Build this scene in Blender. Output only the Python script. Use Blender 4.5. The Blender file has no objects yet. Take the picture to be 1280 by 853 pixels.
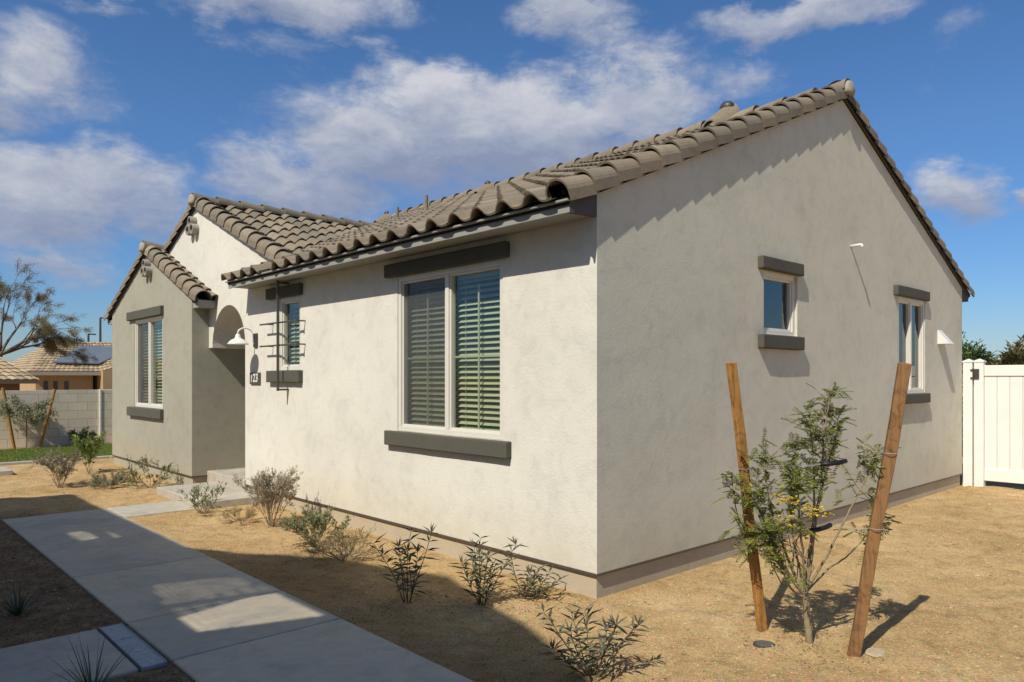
import bpy, bmesh, math, random
from mathutils import Vector, Matrix, noise
random.seed(7)
rnd = random.random
def U(a, b): return a + (b - a) * rnd()
sc = bpy.context.scene
COL = sc.collection

# ------------------------------------------------------------------ camera frame (metres, house axes)
CAM = Vector((-4.176, -3.585, 1.60))
RT = Vector((0.7340, -0.6790, 0)).normalized()
FW = Vector((0.6790, 0.7340, 0)).normalized()
FPX = 920.2
cd = bpy.data.cameras.new('camera'); cam = bpy.data.objects.new('camera', cd); COL.objects.link(cam)
cd.sensor_width = 36; cd.lens = 36 * FPX / 1280.0
cd.shift_y = (472.7 - 426.5) / 1280.0
cd.clip_start = 0.05; cd.clip_end = 2000
up = Vector((0, 0, 1))
cam.matrix_world = Matrix(((RT.x, 0, -FW.x, CAM.x), (RT.y, 0, -FW.y, CAM.y), (0, 1, 0, CAM.z), (0, 0, 0, 1)))
sc.camera = cam

# ------------------------------------------------------------------ object helpers
def tag(o, label=None, cat=None, group=None, kind=None):
    if label: o['label'] = label
    if cat: o['category'] = cat
    if group: o['group'] = group
    if kind: o['kind'] = kind
    return o
def thing(name, label, cat, loc=(0, 0, 0), rz=0, group=None, parent=None):
    o = bpy.data.objects.new(name, None); COL.objects.link(o)
    o.location = loc; o.rotation_euler = (0, 0, rz); o.empty_display_size = .1
    if parent: o.parent = parent
    return tag(o, label, cat, group)

class MB:
    def __init__(s): s.v = []; s.f = []; s.r = []
    def face(s, idx, r=.5): s.f.append(tuple(idx)); s.r.append(r)
    def poly(s, pts, r=.5):
        n = len(s.v); s.v += [tuple(p) for p in pts]; s.face(range(n, n + len(pts)), r)
    def hexa(s, p, r=.5):          # 8 points: bottom 4 ccw, top 4 ccw
        n = len(s.v); s.v += [tuple(q) for q in p]
        for f in ((3, 2, 1, 0), (4, 5, 6, 7), (0, 1, 5, 4), (1, 2, 6, 5), (2, 3, 7, 6), (3, 0, 4, 7)):
            s.face([n + i for i in f], r)
    def box(s, x0, x1, y0, y1, z0, z1, r=.5):
        s.hexa([(x0, y0, z0), (x1, y0, z0), (x1, y1, z0), (x0, y1, z0), (x0, y0, z1), (x1, y0, z1), (x1, y1, z1), (x0, y1, z1)], r)
    def mbox(s, f, a0, a1, z0, z1, d0, d1, r=.5):
        s.hexa([f(a0, z0, d0), f(a1, z0, d0), f(a1, z0, d1), f(a0, z0, d1), f(a0, z1, d0), f(a1, z1, d0), f(a1, z1, d1), f(a0, z1, d1)], r)
    def tube(s, pts, rad, n=6, r=.5, cap=True):
        pts = [Vector(p) for p in pts]; m = len(pts)
        if not hasattr(rad, '__len__'): rad = [rad] * m
        base = len(s.v); prev = None
        for i, p in enumerate(pts):
            t = (pts[min(i + 1, m - 1)] - pts[max(i - 1, 0)])
            if t.length < 1e-9: t = Vector((0, 0, 1))
            t.normalize()
            a = prev if prev is not None else (Vector((0, 0, 1)) if abs(t.z) < .9 else Vector((1, 0, 0)))
            b = t.cross(a)
            if b.length < 1e-6: b = t.cross(Vector((.3, .8, .1)))
            b.normalize(); a = b.cross(t).normalized(); prev = a
            for k in range(n):
                an = 2 * math.pi * k / n
                s.v.append(tuple(p + (a * math.cos(an) + b * math.sin(an)) * rad[i]))
        for i in range(m - 1):
            for k in range(n):
                q = base + i * n; k2 = (k + 1) % n
                s.face((q + k, q + k2, q + n + k2, q + n + k), r)
        if cap:
            s.face([base + k for k in range(n)][::-1], r); s.face([base + (m - 1) * n + k for k in range(n)], r)
    def build(s, name, mat, parent=None, smooth=False, recalc=False):
        me = bpy.data.meshes.new(name); me.from_pydata(s.v, [], s.f)
        at = me.attributes.new('rnd', 'FLOAT', 'FACE')
        at.data.foreach_set('value', s.r)
        if recalc:
            bm = bmesh.new(); bm.from_mesh(me); bmesh.ops.recalc_face_normals(bm, faces=bm.faces); bm.to_mesh(me); bm.free()
        if smooth: me.shade_smooth()
        me.materials.append(mat)
        o = bpy.data.objects.new(name, me); COL.objects.link(o)
        if parent: o.parent = parent
        return o
def finish_bm(bm, name, mat, parent=None, smooth=False, bevel=0):
    me = bpy.data.meshes.new(name); bm.to_mesh(me); bm.free()
    if smooth: me.shade_smooth()
    me.materials.append(mat)
    o = bpy.data.objects.new(name, me); COL.objects.link(o)
    if parent: o.parent = parent
    return o
def bevel(o, w=.006, seg=2):
    m = o.modifiers.new('bev', 'BEVEL'); m.width = w; m.segments = seg; m.limit_method = 'ANGLE'; m.angle_limit = math.radians(40)
    return o

# ------------------------------------------------------------------ materials
def newmat(name):
    m = bpy.data.materials.new(name); m.use_nodes = True
    nt = m.node_tree; b = nt.nodes['Principled BSDF']
    return m, nt, b
def N(nt, t, **kw):
    n = nt.nodes.new(t)
    for k, v in kw.items(): setattr(n, k, v)
    return n
def setin(n, **kw):
    for k, v in kw.items(): n.inputs[k.replace('_', ' ')].default_value = v
def coords(nt, kind='Object'):
    return N(nt, 'ShaderNodeTexCoord').outputs[kind]
def noise_n(nt, vec, scale, detail=4, rough=.55, dist=0):
    n = N(nt, 'ShaderNodeTexNoise'); setin(n, Scale=scale, Detail=detail, Roughness=rough, Distortion=dist)
    nt.links.new(vec, n.inputs['Vector']); return n.outputs['Fac']
def ramp(nt, fac, stops):
    r = N(nt, 'ShaderNodeValToRGB'); e = r.color_ramp.elements
    e[0].position = stops[0][0]; e[0].color = (*stops[0][1], 1)
    e[1].position = stops[-1][0]; e[1].color = (*stops[-1][1], 1)
    for p, c in stops[1:-1]:
        k = e.new(p); k.color = (*c, 1)
    nt.links.new(fac, r.inputs[0]); return r.outputs['Color']
def mix(nt, a, b, fac, mode='MIX'):
    n = N(nt, 'ShaderNodeMix', data_type='RGBA', blend_type=mode)
    for s, v in ((n.inputs[6], a), (n.inputs[7], b), (n.inputs[0], fac)):
        if hasattr(v, 'is_linked'): nt.links.new(v, s)
        elif isinstance(v, tuple): s.default_value = (*v[:3], 1)
        else: s.default_value = v
    return n.outputs[2]
def math_n(nt, op, a, b=0., clamp=False):
    n = N(nt, 'ShaderNodeMath', operation=op); n.use_clamp = clamp
    for s, v in ((n.inputs[0], a), (n.inputs[1], b)):
        if hasattr(v, 'is_linked'): nt.links.new(v, s)
        else: s.default_value = v
    return n.outputs[0]
def bump(nt, h, strength, dist, normal=None):
    n = N(nt, 'ShaderNodeBump'); setin(n, Strength=strength, Distance=dist)
    nt.links.new(h, n.inputs['Height'])
    if normal is not None: nt.links.new(normal, n.inputs['Normal'])
    return n.outputs['Normal']
def c3(c, k): return tuple(x * k for x in c)

def stucco(name, col, mott=.09, smooth=False):
    m, nt, b = newmat(name); v = coords(nt)
    big = noise_n(nt, v, 0.9, 6, .62, .6); med = noise_n(nt, v, 5.5, 5, .6, .8)
    base = ramp(nt, big, [(.30, c3(col, 1 - mott * 1.2)), (.5, col), (.72, c3(col, 1 + mott * .8))])
    warm = mix(nt, base, (col[0] * 1.03, col[1] * .985, col[2] * .93), math_n(nt, 'MULTIPLY', med, .7))
    blot = ramp(nt, med, [(.34, (.9, .9, .9)), (.5, (1, 1, 1)), (.8, (1.04, 1.04, 1.04))])
    cc = mix(nt, warm, blot, .8, 'MULTIPLY')
    # splash dirt just above the ground
    sx = N(nt, 'ShaderNodeSeparateXYZ'); nt.links.new(v, sx.inputs[0])
    dz = N(nt, 'ShaderNodeMapRange'); setin(dz, From_Min=.13, From_Max=.62, To_Min=1., To_Max=0.); nt.links.new(sx.outputs[2], dz.inputs[0])
    df = math_n(nt, 'MULTIPLY', math_n(nt, 'MULTIPLY', dz.outputs[0], noise_n(nt, v, 3, 5, .65)), .55)
    cc = mix(nt, cc, (.42, .34, .22), df)
    nt.links.new(cc, b.inputs['Base Color'])
    setin(b, Roughness=.92); b.inputs['Specular IOR Level'].default_value = .15
    fine = noise_n(nt, v, 130, 3, .6); grit = noise_n(nt, v, 45, 4, .6); trowel = noise_n(nt, v, 7, 3, .5, 1.2)
    bn = N(nt, 'ShaderNodeBevel'); bn.samples = 4; bn.inputs['Radius'].default_value = .012
    n1 = bump(nt, trowel, .16, .010, bn.outputs[0])
    n2 = bump(nt, grit, .55 if not smooth else .30, .0045, n1)
    n3 = bump(nt, fine, .7 if not smooth else .4, .0022, n2)
    nt.links.new(n3, b.inputs['Normal'])
    return m
def simple(name, col, rough=.6, spec=.4, metal=0, var=.06, scale=20, bumps=.1):
    m, nt, b = newmat(name); v = coords(nt)
    n = noise_n(nt, v, scale, 4, .6)
    nt.links.new(ramp(nt, n, [(.3, c3(col, 1 - var)), (.7, c3(col, 1 + var))]), b.inputs['Base Color'])
    setin(b, Roughness=rough, Metallic=metal); b.inputs['Specular IOR Level'].default_value = spec
    if bumps: nt.links.new(bump(nt, noise_n(nt, v, scale * 4, 3), bumps, .004), b.inputs['Normal'])
    return m
def attr(nt, name='rnd'):
    a = N(nt, 'ShaderNodeAttribute'); a.attribute_name = name; return a.outputs['Fac']
def leafmat(name, dark, light, rough=.55, trans=.25):
    m, nt, b = newmat(name)
    c = ramp(nt, attr(nt), [(0, dark), (1, light)])
    nt.links.new(c, b.inputs['Base Color']); setin(b, Roughness=rough); b.inputs['Specular IOR Level'].default_value = .3
    t = N(nt, 'ShaderNodeBsdfTranslucent'); nt.links.new(mix(nt, c, (1, 1, .5), .15), t.inputs['Color'])
    ms = N(nt, 'ShaderNodeMixShader'); ms.inputs[0].default_value = trans
    nt.links.new(b.outputs[0], ms.inputs[1]); nt.links.new(t.outputs[0], ms.inputs[2])
    nt.links.new(ms.outputs[0], nt.nodes['Material Output'].inputs[0])
    return m
def tilemat(name, col):
    m, nt, b = newmat(name); v = coords(nt)
    a = attr(nt)
    base = ramp(nt, a, [(0, c3(col, .72)), (.35, c3(col, .93)), (.6, (col[0] * 1.08, col[1] * 1.02, col[2] * .95)), (1, c3(col, 1.28))])
    st = noise_n(nt, v, 6, 5, .65, .5)
    c2 = mix(nt, base, ramp(nt, st, [(.3, (.76, .74, .72)), (.55, (1, 1, 1)), (.8, (1.1, 1.08, 1.03))]), .9, 'MULTIPLY')
    sp = noise_n(nt, v, 60, 3, .7)
    c4 = mix(nt, c2, ramp(nt, sp, [(.3, (.82, .82, .82)), (.6, (1.05, 1.05, 1.05))]), .8, 'MULTIPLY')
    nt.links.new(c4, b.inputs['Base Color']); setin(b, Roughness=.85); b.inputs['Specular IOR Level'].default_value = .22
    nt.links.new(bump(nt, sp, .4, .004, bump(nt, st, .3, .012)), b.inputs['Normal'])
    return m
def groundmat():
    m, nt, b = newmat('decomposed_granite'); v = coords(nt)
    vor = N(nt, 'ShaderNodeTexVoronoi'); setin(vor, Scale=75.); nt.links.new(v, vor.inputs['Vector'])
    vor2 = N(nt, 'ShaderNodeTexVoronoi'); setin(vor2, Scale=190.); nt.links.new(v, vor2.inputs['Vector'])
    big = noise_n(nt, v, .8, 6, .62, .4); med = noise_n(nt, v, 6, 6, .7, .3); fine = noise_n(nt, v, 60, 4, .75)
    tan = ramp(nt, big, [(.28, (.385, .255, .115)), (.5, (.485, .335, .16)), (.72, (.565, .41, .218))])
    tan = mix(nt, tan, ramp(nt, med, [(.3, (.66, .61, .54)), (.5, (1, 1, 1)), (.75, (1.14, 1.13, 1.12))]), .9, 'MULTIPLY')
    g = mix(nt, tan, vor.outputs['Color'], .16, 'OVERLAY')
    g = mix(nt, g, ramp(nt, fine, [(.3, (.62, .58, .52)), (.55, (1, 1, 1)), (.72, (1.22, 1.2, 1.16))]), .85, 'MULTIPLY')
    # brown planting soil to the left of the walk (x < -2.75)
    soil = ramp(nt, med, [(.3, (.12, .072, .036)), (.5, (.23, .148, .08)), (.72, (.36, .25, .145))])
    soil = mix(nt, soil, ramp(nt, fine, [(.3, (.6, .56, .5)), (.6, (1.1, 1.08, 1.05))]), .9, 'MULTIPLY')
    sx = N(nt, 'ShaderNodeSeparateXYZ'); nt.links.new(v, sx.inputs[0])
    mr = N(nt, 'ShaderNodeMapRange'); setin(mr, From_Min=-2.45, From_Max=-2.2, To_Min=1., To_Max=0.); nt.links.new(sx.outputs[0], mr.inputs[0])
    my = N(nt, 'ShaderNodeMapRange'); setin(my, From_Min=6.9, From_Max=7.6, To_Min=1., To_Max=0.)
    nt.links.new(math_n(nt, 'ADD', sx.outputs[1], math_n(nt, 'MULTIPLY', med, .6)), my.inputs[0])
    # darker brown between walk and planting line
    md = N(nt, 'ShaderNodeMapRange'); setin(md, From_Min=-1.25, From_Max=-.55, To_Min=.55, To_Max=0.); nt.links.new(math_n(nt, 'ADD', sx.outputs[0], math_n(nt, 'MULTIPLY', med, .5)), md.inputs[0])
    mdy = N(nt, 'ShaderNodeMapRange'); setin(mdy, From_Min=2.6, From_Max=4.0, To_Min=1., To_Max=0.); nt.links.new(sx.outputs[1], mdy.inputs[0])
    g = mix(nt, g, mix(nt, g, (.56, .44, .34), 1., 'MULTIPLY'), math_n(nt, 'MULTIPLY', md.outputs[0], mdy.outputs[0]))
    cc = mix(nt, g, soil, math_n(nt, 'MULTIPLY', mr.outputs[0], my.outputs[0]))
    nt.links.new(cc, b.inputs['Base Color']); setin(b, Roughness=.95); b.inputs['Specular IOR Level'].default_value = .1
    n1 = bump(nt, med, .8, .03); n2 = bump(nt, fine, .8, .009, n1); n3 = bump(nt, vor.outputs['Distance'], .6, .006, n2)
    n4 = bump(nt, vor2.outputs['Distance'], .5, .003, n3)
    nt.links.new(n4, b.inputs['Normal'])
    return m
def concrete(name, col):
    m, nt, b = newmat(name); v = coords(nt)
    big = noise_n(nt, v, 1.6, 6, .6, .9); med = noise_n(nt, v, 9, 5, .65, .5); fine = noise_n(nt, v, 160, 3, .7)
    st = N(nt, 'ShaderNodeMapping'); st.inputs['Scale'].default_value = (14, 1.2, 1); nt.links.new(v, st.inputs[0])
    br = noise_n(nt, st.outputs[0], 8, 4, .7)
    base = ramp(nt, big, [(.28, c3(col, .74)), (.48, col), (.56, (col[0] * 1.05, col[1] * 1.01, col[2] * .95)), (.75, c3(col, 1.2))])
    base = mix(nt, base, ramp(nt, med, [(.3, (.84, .85, .87)), (.6, (1.05, 1.05, 1.04))]), .8, 'MULTIPLY')
    base = mix(nt, base, ramp(nt, fine, [(.35, (.88, .88, .88)), (.6, (1.05, 1.05, 1.05))]), .7, 'MULTIPLY')
    base = mix(nt, base, ramp(nt, attr(nt), [(0, (.80, .81, .83)), (1, (1.12, 1.09, 1.03))]), 1., 'MULTIPLY')
    base = mix(nt, base, (.33, .25, .16), ramp(nt, noise_n(nt, v, 2.6, 7, .72, .3), [(.52, (0, 0, 0)), (.72, (.45, .45, .45))]))
    nt.links.new(base, b.inputs['Base Color'])
    nt.links.new(ramp(nt, big, [(.3, (.6, .6, .6)), (.7, (.85, .85, .85))]), b.inputs['Roughness'])
    b.inputs['Specular IOR Level'].default_value = .3
    nt.links.new(bump(nt, fine, .3, .002, bump(nt, br, .12, .003)), b.inputs['Normal'])
    return m
def glassmat(name, tint, refl=1.0, gr=.75):
    m, nt, b = newmat(name); nt.nodes.remove(b)
    t = N(nt, 'ShaderNodeBsdfTransparent'); t.inputs[0].default_value = (*tint, 1)
    g = N(nt, 'ShaderNodeBsdfGlossy'); g.inputs['Roughness'].default_value = .015; g.inputs['Color'].default_value = (.95, 1, .97, 1)
    fr = N(nt, 'ShaderNodeLayerWeight'); fr.inputs[0].default_value = .5
    v = coords(nt); nt.links.new(bump(nt, noise_n(nt, v, 2.2, 2), .05, .02), g.inputs['Normal'])
    ms = N(nt, 'ShaderNodeMixShader')
    nt.links.new(math_n(nt, 'ADD', math_n(nt, 'MULTIPLY', math_n(nt, 'POWER', fr.outputs['Facing'], 3.2), gr), refl, True), ms.inputs[0])
    nt.links.new(t.outputs[0], ms.inputs[1]); nt.links.new(g.outputs[0], ms.inputs[2])
    nt.links.new(ms.outputs[0], nt.nodes['Material Output'].inputs[0])
    return m
def screenmat():
    m, nt, b = newmat('insect_screen'); 
    setin(b, Roughness=.8); b.inputs['Base Color'].default_value = (.10, .098, .09, 1)
    t = N(nt, 'ShaderNodeBsdfTransparent')
    ms = N(nt, 'ShaderNodeMixShader'); ms.inputs[0].default_value = .42
    nt.links.new(t.outputs[0], ms.inputs[1]); nt.links.new(b.outputs[0], ms.inputs[2])
    nt.links.new(ms.outputs[0], nt.nodes['Material Output'].inputs[0])
    return m
def woodmat(name, col):
    m, nt, b = newmat(name); v = coords(nt)
    mp = N(nt, 'ShaderNodeMapping'); mp.inputs['Scale'].default_value = (30, 30, 1.6); nt.links.new(v, mp.inputs[0])
    g = noise_n(nt, mp.outputs[0], 1.6, 6, .65, 1.2); k = noise_n(nt, v, 7, 5, .7, 2)
    base = ramp(nt, g, [(.3, c3(col, .55)), (.5, col), (.7, (col[0] * 1.25, col[1] * 1.2, col[2] * 1.1))])
    base = mix(nt, base, ramp(nt, k, [(.32, (.38, .30, .25)), (.5, (1, 1, 1))]), .8, 'MULTIPLY')
    nt.links.new(base, b.inputs['Base Color']); setin(b, Roughness=.75)
    nt.links.new(bump(nt, g, .5, .004), b.inputs['Normal'])
    return m
def cmumat():
    m, nt, b = newmat('painted_block'); v = coords(nt, 'Object')
    mp = N(nt, 'ShaderNodeMapping'); mp.inputs['Rotation'].default_value = (math.radians(90), 0, 0); nt.links.new(v, mp.inputs[0])
    br = N(nt, 'ShaderNodeTexBrick'); nt.links.new(mp.outputs[0], br.inputs[0])
    br.inputs['Color1'].default_value = (.64, .55, .42, 1); br.inputs['Color2'].default_value = (.71, .61, .47, 1)
    br.inputs['Mortar'].default_value = (.40, .335, .245, 1)
    setin(br, Scale=1., Mortar_Size=.006, Mortar_Smooth=.2, Bias=0., Brick_Width=.406, Row_Height=.203)
    n = noise_n(nt, v, 3, 5, .6)
    c = mix(nt, br.outputs['Color'], ramp(nt, n, [(.3, (.88, .88, .88)), (.7, (1.08, 1.07, 1.05))]), .8, 'MULTIPLY')
    nt.links.new(c, b.inputs['Base Color']); setin(b, Roughness=.95)
    nt.links.new(bump(nt, br.outputs['Fac'], -.5, .008, bump(nt, noise_n(nt, v, 60, 4), .5, .006)), b.inputs['Normal'])
    return m
def turfmat():
    m, nt, b = newmat('artificial_turf'); v = coords(nt)
    n = noise_n(nt, v, 45, 4, .7); g = noise_n(nt, v, 1.3, 4, .6)
    c = ramp(nt, n, [(.3, (.09, .125, .012)), (.55, (.16, .215, .022)), (.75, (.24, .30, .045))])
    c = mix(nt, c, ramp(nt, g, [(.3, (.8, .85, .8)), (.7, (1.12, 1.08, 1)) ]), .9, 'MULTIPLY')
    nt.links.new(c, b.inputs['Base Color']); setin(b, Roughness=.8)
    nt.links.new(bump(nt, n, .8, .02), b.inputs['Normal'])
    return m
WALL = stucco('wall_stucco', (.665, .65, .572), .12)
WING = stucco('wing_stucco', (.34, .33, .264))
TRIM = stucco('trim_stucco', (.098, .096, .078), .06)
EAVE = simple('eave_paint', (.29, .285, .25), .7, .3, 0, .05, 6)
STEM = stucco('stem_stucco', (.46, .40, .30), .08)
TILE = tilemat('concrete_tile', (.222, .190, .140))
MORT = simple('ridge_mortar', (.33, .30, .24), .95, .1, 0, .12, 15, .5)
DECK = simple('roof_felt', (.03, .028, .025), .95, .1)
DARK = simple('dark_metal', (.045, .042, .04), .5, .5, .0, .1, 30)
BRONZE = simple('bronze_metal', (.10, .085, .07), .5, .5, .3, .15, 20)
VINYL = simple('white_vinyl', (.66, .63, .55), .4, .45, 0, .03, 4, .02)
FENCEV = simple('fence_vinyl', (.78, .75, .69), .45, .45, 0, .035, 2.5, .03)
WHITE = simple('white_enamel', (.72, .71, .66), .35, .5, 0, .02, 5, 0)
SLAT = simple('blind_slat', (.66, .63, .52), .55, .3, 0, .05, 3, 0)
ROOM = simple('room_dark', (.035, .035, .033), .9, .1, 0, .2, 2, 0)
CURT = simple('curtain_cloth', (.17, .16, .14), .9, .1, 0, .1, 6)
GLASS = glassmat('window_glass', (.67, .75, .64), .075)
GLASSB = glassmat('blue_window_glass', (.26, .33, .32), .12, .42)
SCREEN = screenmat()
CONC = concrete('walk_concrete', (.50, .445, .35))
CONCL = concrete('light_concrete', (.45, .42, .355))
STEEL = simple('drain_steel', (.33, .34, .365), .5, .5, .15, .15, 25, .2)
GROUND = groundmat()
PEB = None
def pebmat():
    m, nt, b = newmat('loose_gravel')
    c = ramp(nt, attr(nt), [(0, (.15, .10, .06)), (.3, (.36, .26, .155)), (.65, (.50, .38, .24)), (.95, (.55, .42, .26)), (1, (.62, .52, .38))])
    nt.links.new(c, b.inputs['Base Color']); setin(b, Roughness=.9); b.inputs['Specular IOR Level'].default_value = .15
    return m
PEB = pebmat()
TURF = turfmat(); CMU = cmumat()
WOOD = woodmat('stake_wood', (.36, .175, .04)); WOOD2 = woodmat('weathered_stake_wood', (.235, .12, .042))
HOSE = simple('rubber_hose', (.012, .012, .013), .5, .4, 0, .1, 30)
WIRE = simple('tie_wire', (.60, .59, .56), .4, .6, .6, .1, 50, 0)
BARK = simple('grey_bark', (.20, .155, .10), .9, .15, 0, .25, 25, .4)
TWIG = simple('dry_twig', (.26, .20, .125), .9, .15, 0, .2, 25, .2)
SOLAR = simple('solar_glass', (.17, .19, .21), .3, .6, .1, .1, 1, 0)

# ------------------------------------------------------------------ sky and sun
SUN = Vector((-1.0, -0.255, 1.13)).normalized()
el = math.asin(SUN.z); az = math.atan2(SUN.x, SUN.y)
world = bpy.data.worlds.new('World'); sc.world = world; world.use_nodes = True
wn = world.node_tree; wn.nodes.clear()
sky = N(wn, 'ShaderNodeTexSky'); sky.sky_type = 'NISHITA'; sky.sun_disc = False
sky.sun_elevation = el; sky.sun_rotation = az; sky.altitude = 400; sky.air_density = 1.15; sky.dust_density = .35; sky.ozone_density = 3.2
tc = N(wn, 'ShaderNodeTexCoord'); D = tc.outputs['Generated']
def dotn(vec):
    n = N(wn, 'ShaderNodeVectorMath', operation='DOT_PRODUCT'); wn.links.new(D, n.inputs[0]); n.inputs[1].default_value = vec; return n.outputs['Value']
uu = math_n(wn, 'ARCTAN2', dotn(RT), dotn(FW)); vv = math_n(wn, 'ARCSINE', dotn((0, 0, 1)))
cmb = N(wn, 'ShaderNodeCombineXYZ'); wn.links.new(uu, cmb.inputs[0]); wn.links.new(vv, cmb.inputs[1])
UV = cmb.outputs[0]
mpn = N(wn, 'ShaderNodeMapping'); mpn.inputs['Scale'].default_value = (1, 1.9, 1); wn.links.new(UV, mpn.inputs[0])
warpn = N(wn, 'ShaderNodeTexNoise'); setin(warpn, Scale=7., Detail=6., Roughness=.62); wn.links.new(mpn.outputs[0], warpn.inputs['Vector'])
wsub = N(wn, 'ShaderNodeVectorMath', operation='SUBTRACT'); wn.links.new(warpn.outputs['Color'], wsub.inputs[0]); wsub.inputs[1].default_value = (.5, .5, .5)
wscl = N(wn, 'ShaderNodeVectorMath', operation='SCALE'); wn.links.new(wsub.outputs[0], wscl.inputs[0]); wscl.inputs['Scale'].default_value = .11
wadd = N(wn, 'ShaderNodeVectorMath', operation='ADD'); wn.links.new(UV, wadd.inputs[0]); wn.links.new(wscl.outputs[0], wadd.inputs[1])
WUV = wadd.outputs[0]
BL = [(610, 160, 220, 62, 1.), (790, 135, 95, 40, .95), (480, 175, 120, 62, .95), (560, 120, 80, 34, .9), (690, 200, 170, 52, .85), (400, 235, 110, 42, .8),
      (95, 225, 140, 48, .95), (40, 275, 120, 42, .8), (190, 262, 70, 34, .6), (320, 215, 65, 38, .75), (40, 85, 90, 52, .6), (20, 130, 50, 30, .65), (350, 5, 150, 30, .95), (120, 5, 70, 12, .5),
      (720, 28, 72, 30, .8), (760, 60, 60, 26, .5), (1010, 14, 130, 25, .85), (820, 82, 85, 30, .52), (925, 95, 55, 26, .5), (1190, 246, 52, 34, .85), (1275, 240, 18, 13, .75),
      (70, 335, 95, 20, .6), (345, 60, 70, 20, .3), (480, 82, 60, 24, .45), (1200, 30, 40, 30, .3),
      (-300, 200, 260, 70, .9), (-700, 60, 200, 80, .8), (1700, 150, 220, 60, .8), (2300, 260, 260, 50, .8)]
BK = [(-2.2, .6, .8, .4, 1.), (-1.45, .75, .45, .35, .9), (0., 1.3, 1.0, .22, .7), (-2.7, .3, .5, .2, .8), (2.2, .5, .25, .12, .6)]  # clouds out of view, added to brighten and whiten the fill light
dens = None; topn = None
CL = []
for px, py, a, b_, s in BL:
    u0 = math.atan((px - 640) / FPX); rr = math.hypot(FPX, px - 640); v0 = math.atan((472.7 - py) / rr)
    CL.append((u0, v0, a / FPX * math.cos(u0) ** 2 * 1.2, b_ / rr * math.cos(v0) ** 2 * 1.3, s))
for u0, v0, au, bv, s in CL + [(a, b, c, d, e * .72) for a, b, c, d, e in BK]:
    s1 = N(wn, 'ShaderNodeVectorMath', operation='SUBTRACT'); wn.links.new(WUV, s1.inputs[0]); s1.inputs[1].default_value = (u0, v0, 0)
    s2 = N(wn, 'ShaderNodeVectorMath', operation='MULTIPLY'); wn.links.new(s1.outputs[0], s2.inputs[0]); s2.inputs[1].default_value = (1 / au, 1 / bv, 0)
    ln = N(wn, 'ShaderNodeVectorMath', operation='LENGTH'); wn.links.new(s2.outputs[0], ln.inputs[0])
    k = math_n(wn, 'MULTIPLY', math_n(wn, 'SUBTRACT', 1.25, ln.outputs['Value'], True), s)
    sp = N(wn, 'ShaderNodeSeparateXYZ'); wn.links.new(s2.outputs[0], sp.inputs[0])
    t_ = math_n(wn, 'MULTIPLY', k, sp.outputs[1])
    dens = k if dens is None else math_n(wn, 'MAXIMUM', dens, k)
    topn = t_ if topn is None else math_n(wn, 'ADD', topn, t_)
det = N(wn, 'ShaderNodeTexNoise'); setin(det, Scale=11., Detail=8., Roughness=.66, Distortion=.25); wn.links.new(mpn.outputs[0], det.inputs['Vector'])
dd = math_n(wn, 'ADD', dens, math_n(wn, 'MULTIPLY', math_n(wn, 'SUBTRACT', det.outputs['Fac'], .5), 1.0))
cm = N(wn, 'ShaderNodeMapRange'); cm.interpolation_type = 'SMOOTHSTEP'; setin(cm, From_Min=.10, From_Max=.74, To_Min=0., To_Max=.93); wn.links.new(dd, cm.inputs[0])
shade = math_n(wn, 'ADD', math_n(wn, 'MULTIPLY', topn, .75), math_n(wn, 'ADD', .42, math_n(wn, 'MULTIPLY', math_n(wn, 'SUBTRACT', det.outputs['Fac'], .5), 1.5)), True)
ccol = ramp(wn, shade, [(0, (3.2, 3.75, 5.3)), (.35, (4.3, 4.8, 6.2)), (.7, (6.2, 6.5, 7.4)), (1, (7.9, 8.0, 8.5))])
# deepen the clear-sky blue a little, as in the processed photograph
hs = N(wn, 'ShaderNodeHueSaturation'); setin(hs, Saturation=1.18, Value=1.12)
hz = ramp(wn, vv, [(0, (.60, .74, 1.0)), (.10, (.74, .86, 1.10)), (.30, (1.02, 1.04, 1.18)), (.6, (1.02, 1.04, 1.10))])
wn.links.new(mix(wn, sky.outputs[0], hz, 1., 'MULTIPLY'), hs.inputs['Color'])
mx = mix(wn, hs.outputs[0], ccol, cm.outputs[0])
bg = N(wn, 'ShaderNodeBackground'); bg.inputs['Strength'].default_value = .082; wn.links.new(mx, bg.inputs[0])
wo = N(wn, 'ShaderNodeOutputWorld'); wn.links.new(bg.outputs[0], wo.inputs[0])
ld = bpy.data.lights.new('sun', 'SUN'); ld.energy = 5.0; ld.angle = math.radians(.53); ld.color = (1, .94, .83)
lo = bpy.data.objects.new('sun', ld); COL.objects.link(lo); lo.rotation_euler = (-SUN).to_track_quat('-Z', 'Y').to_euler()
sc.view_settings.view_transform = 'Standard'; sc.view_settings.look = 'None'; sc.view_settings.exposure = 0
sc.cycles.max_bounces = 8; sc.cycles.transparent_max_bounces = 12
sc.cycles.use_denoising = True
try: sc.cycles.denoiser = 'OPENIMAGEDENOISE'
except Exception: pass
sc.cycles.caustics_reflective = False; sc.cycles.caustics_refractive = False
sc.cycles.sample_clamp_indirect = 6

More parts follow.
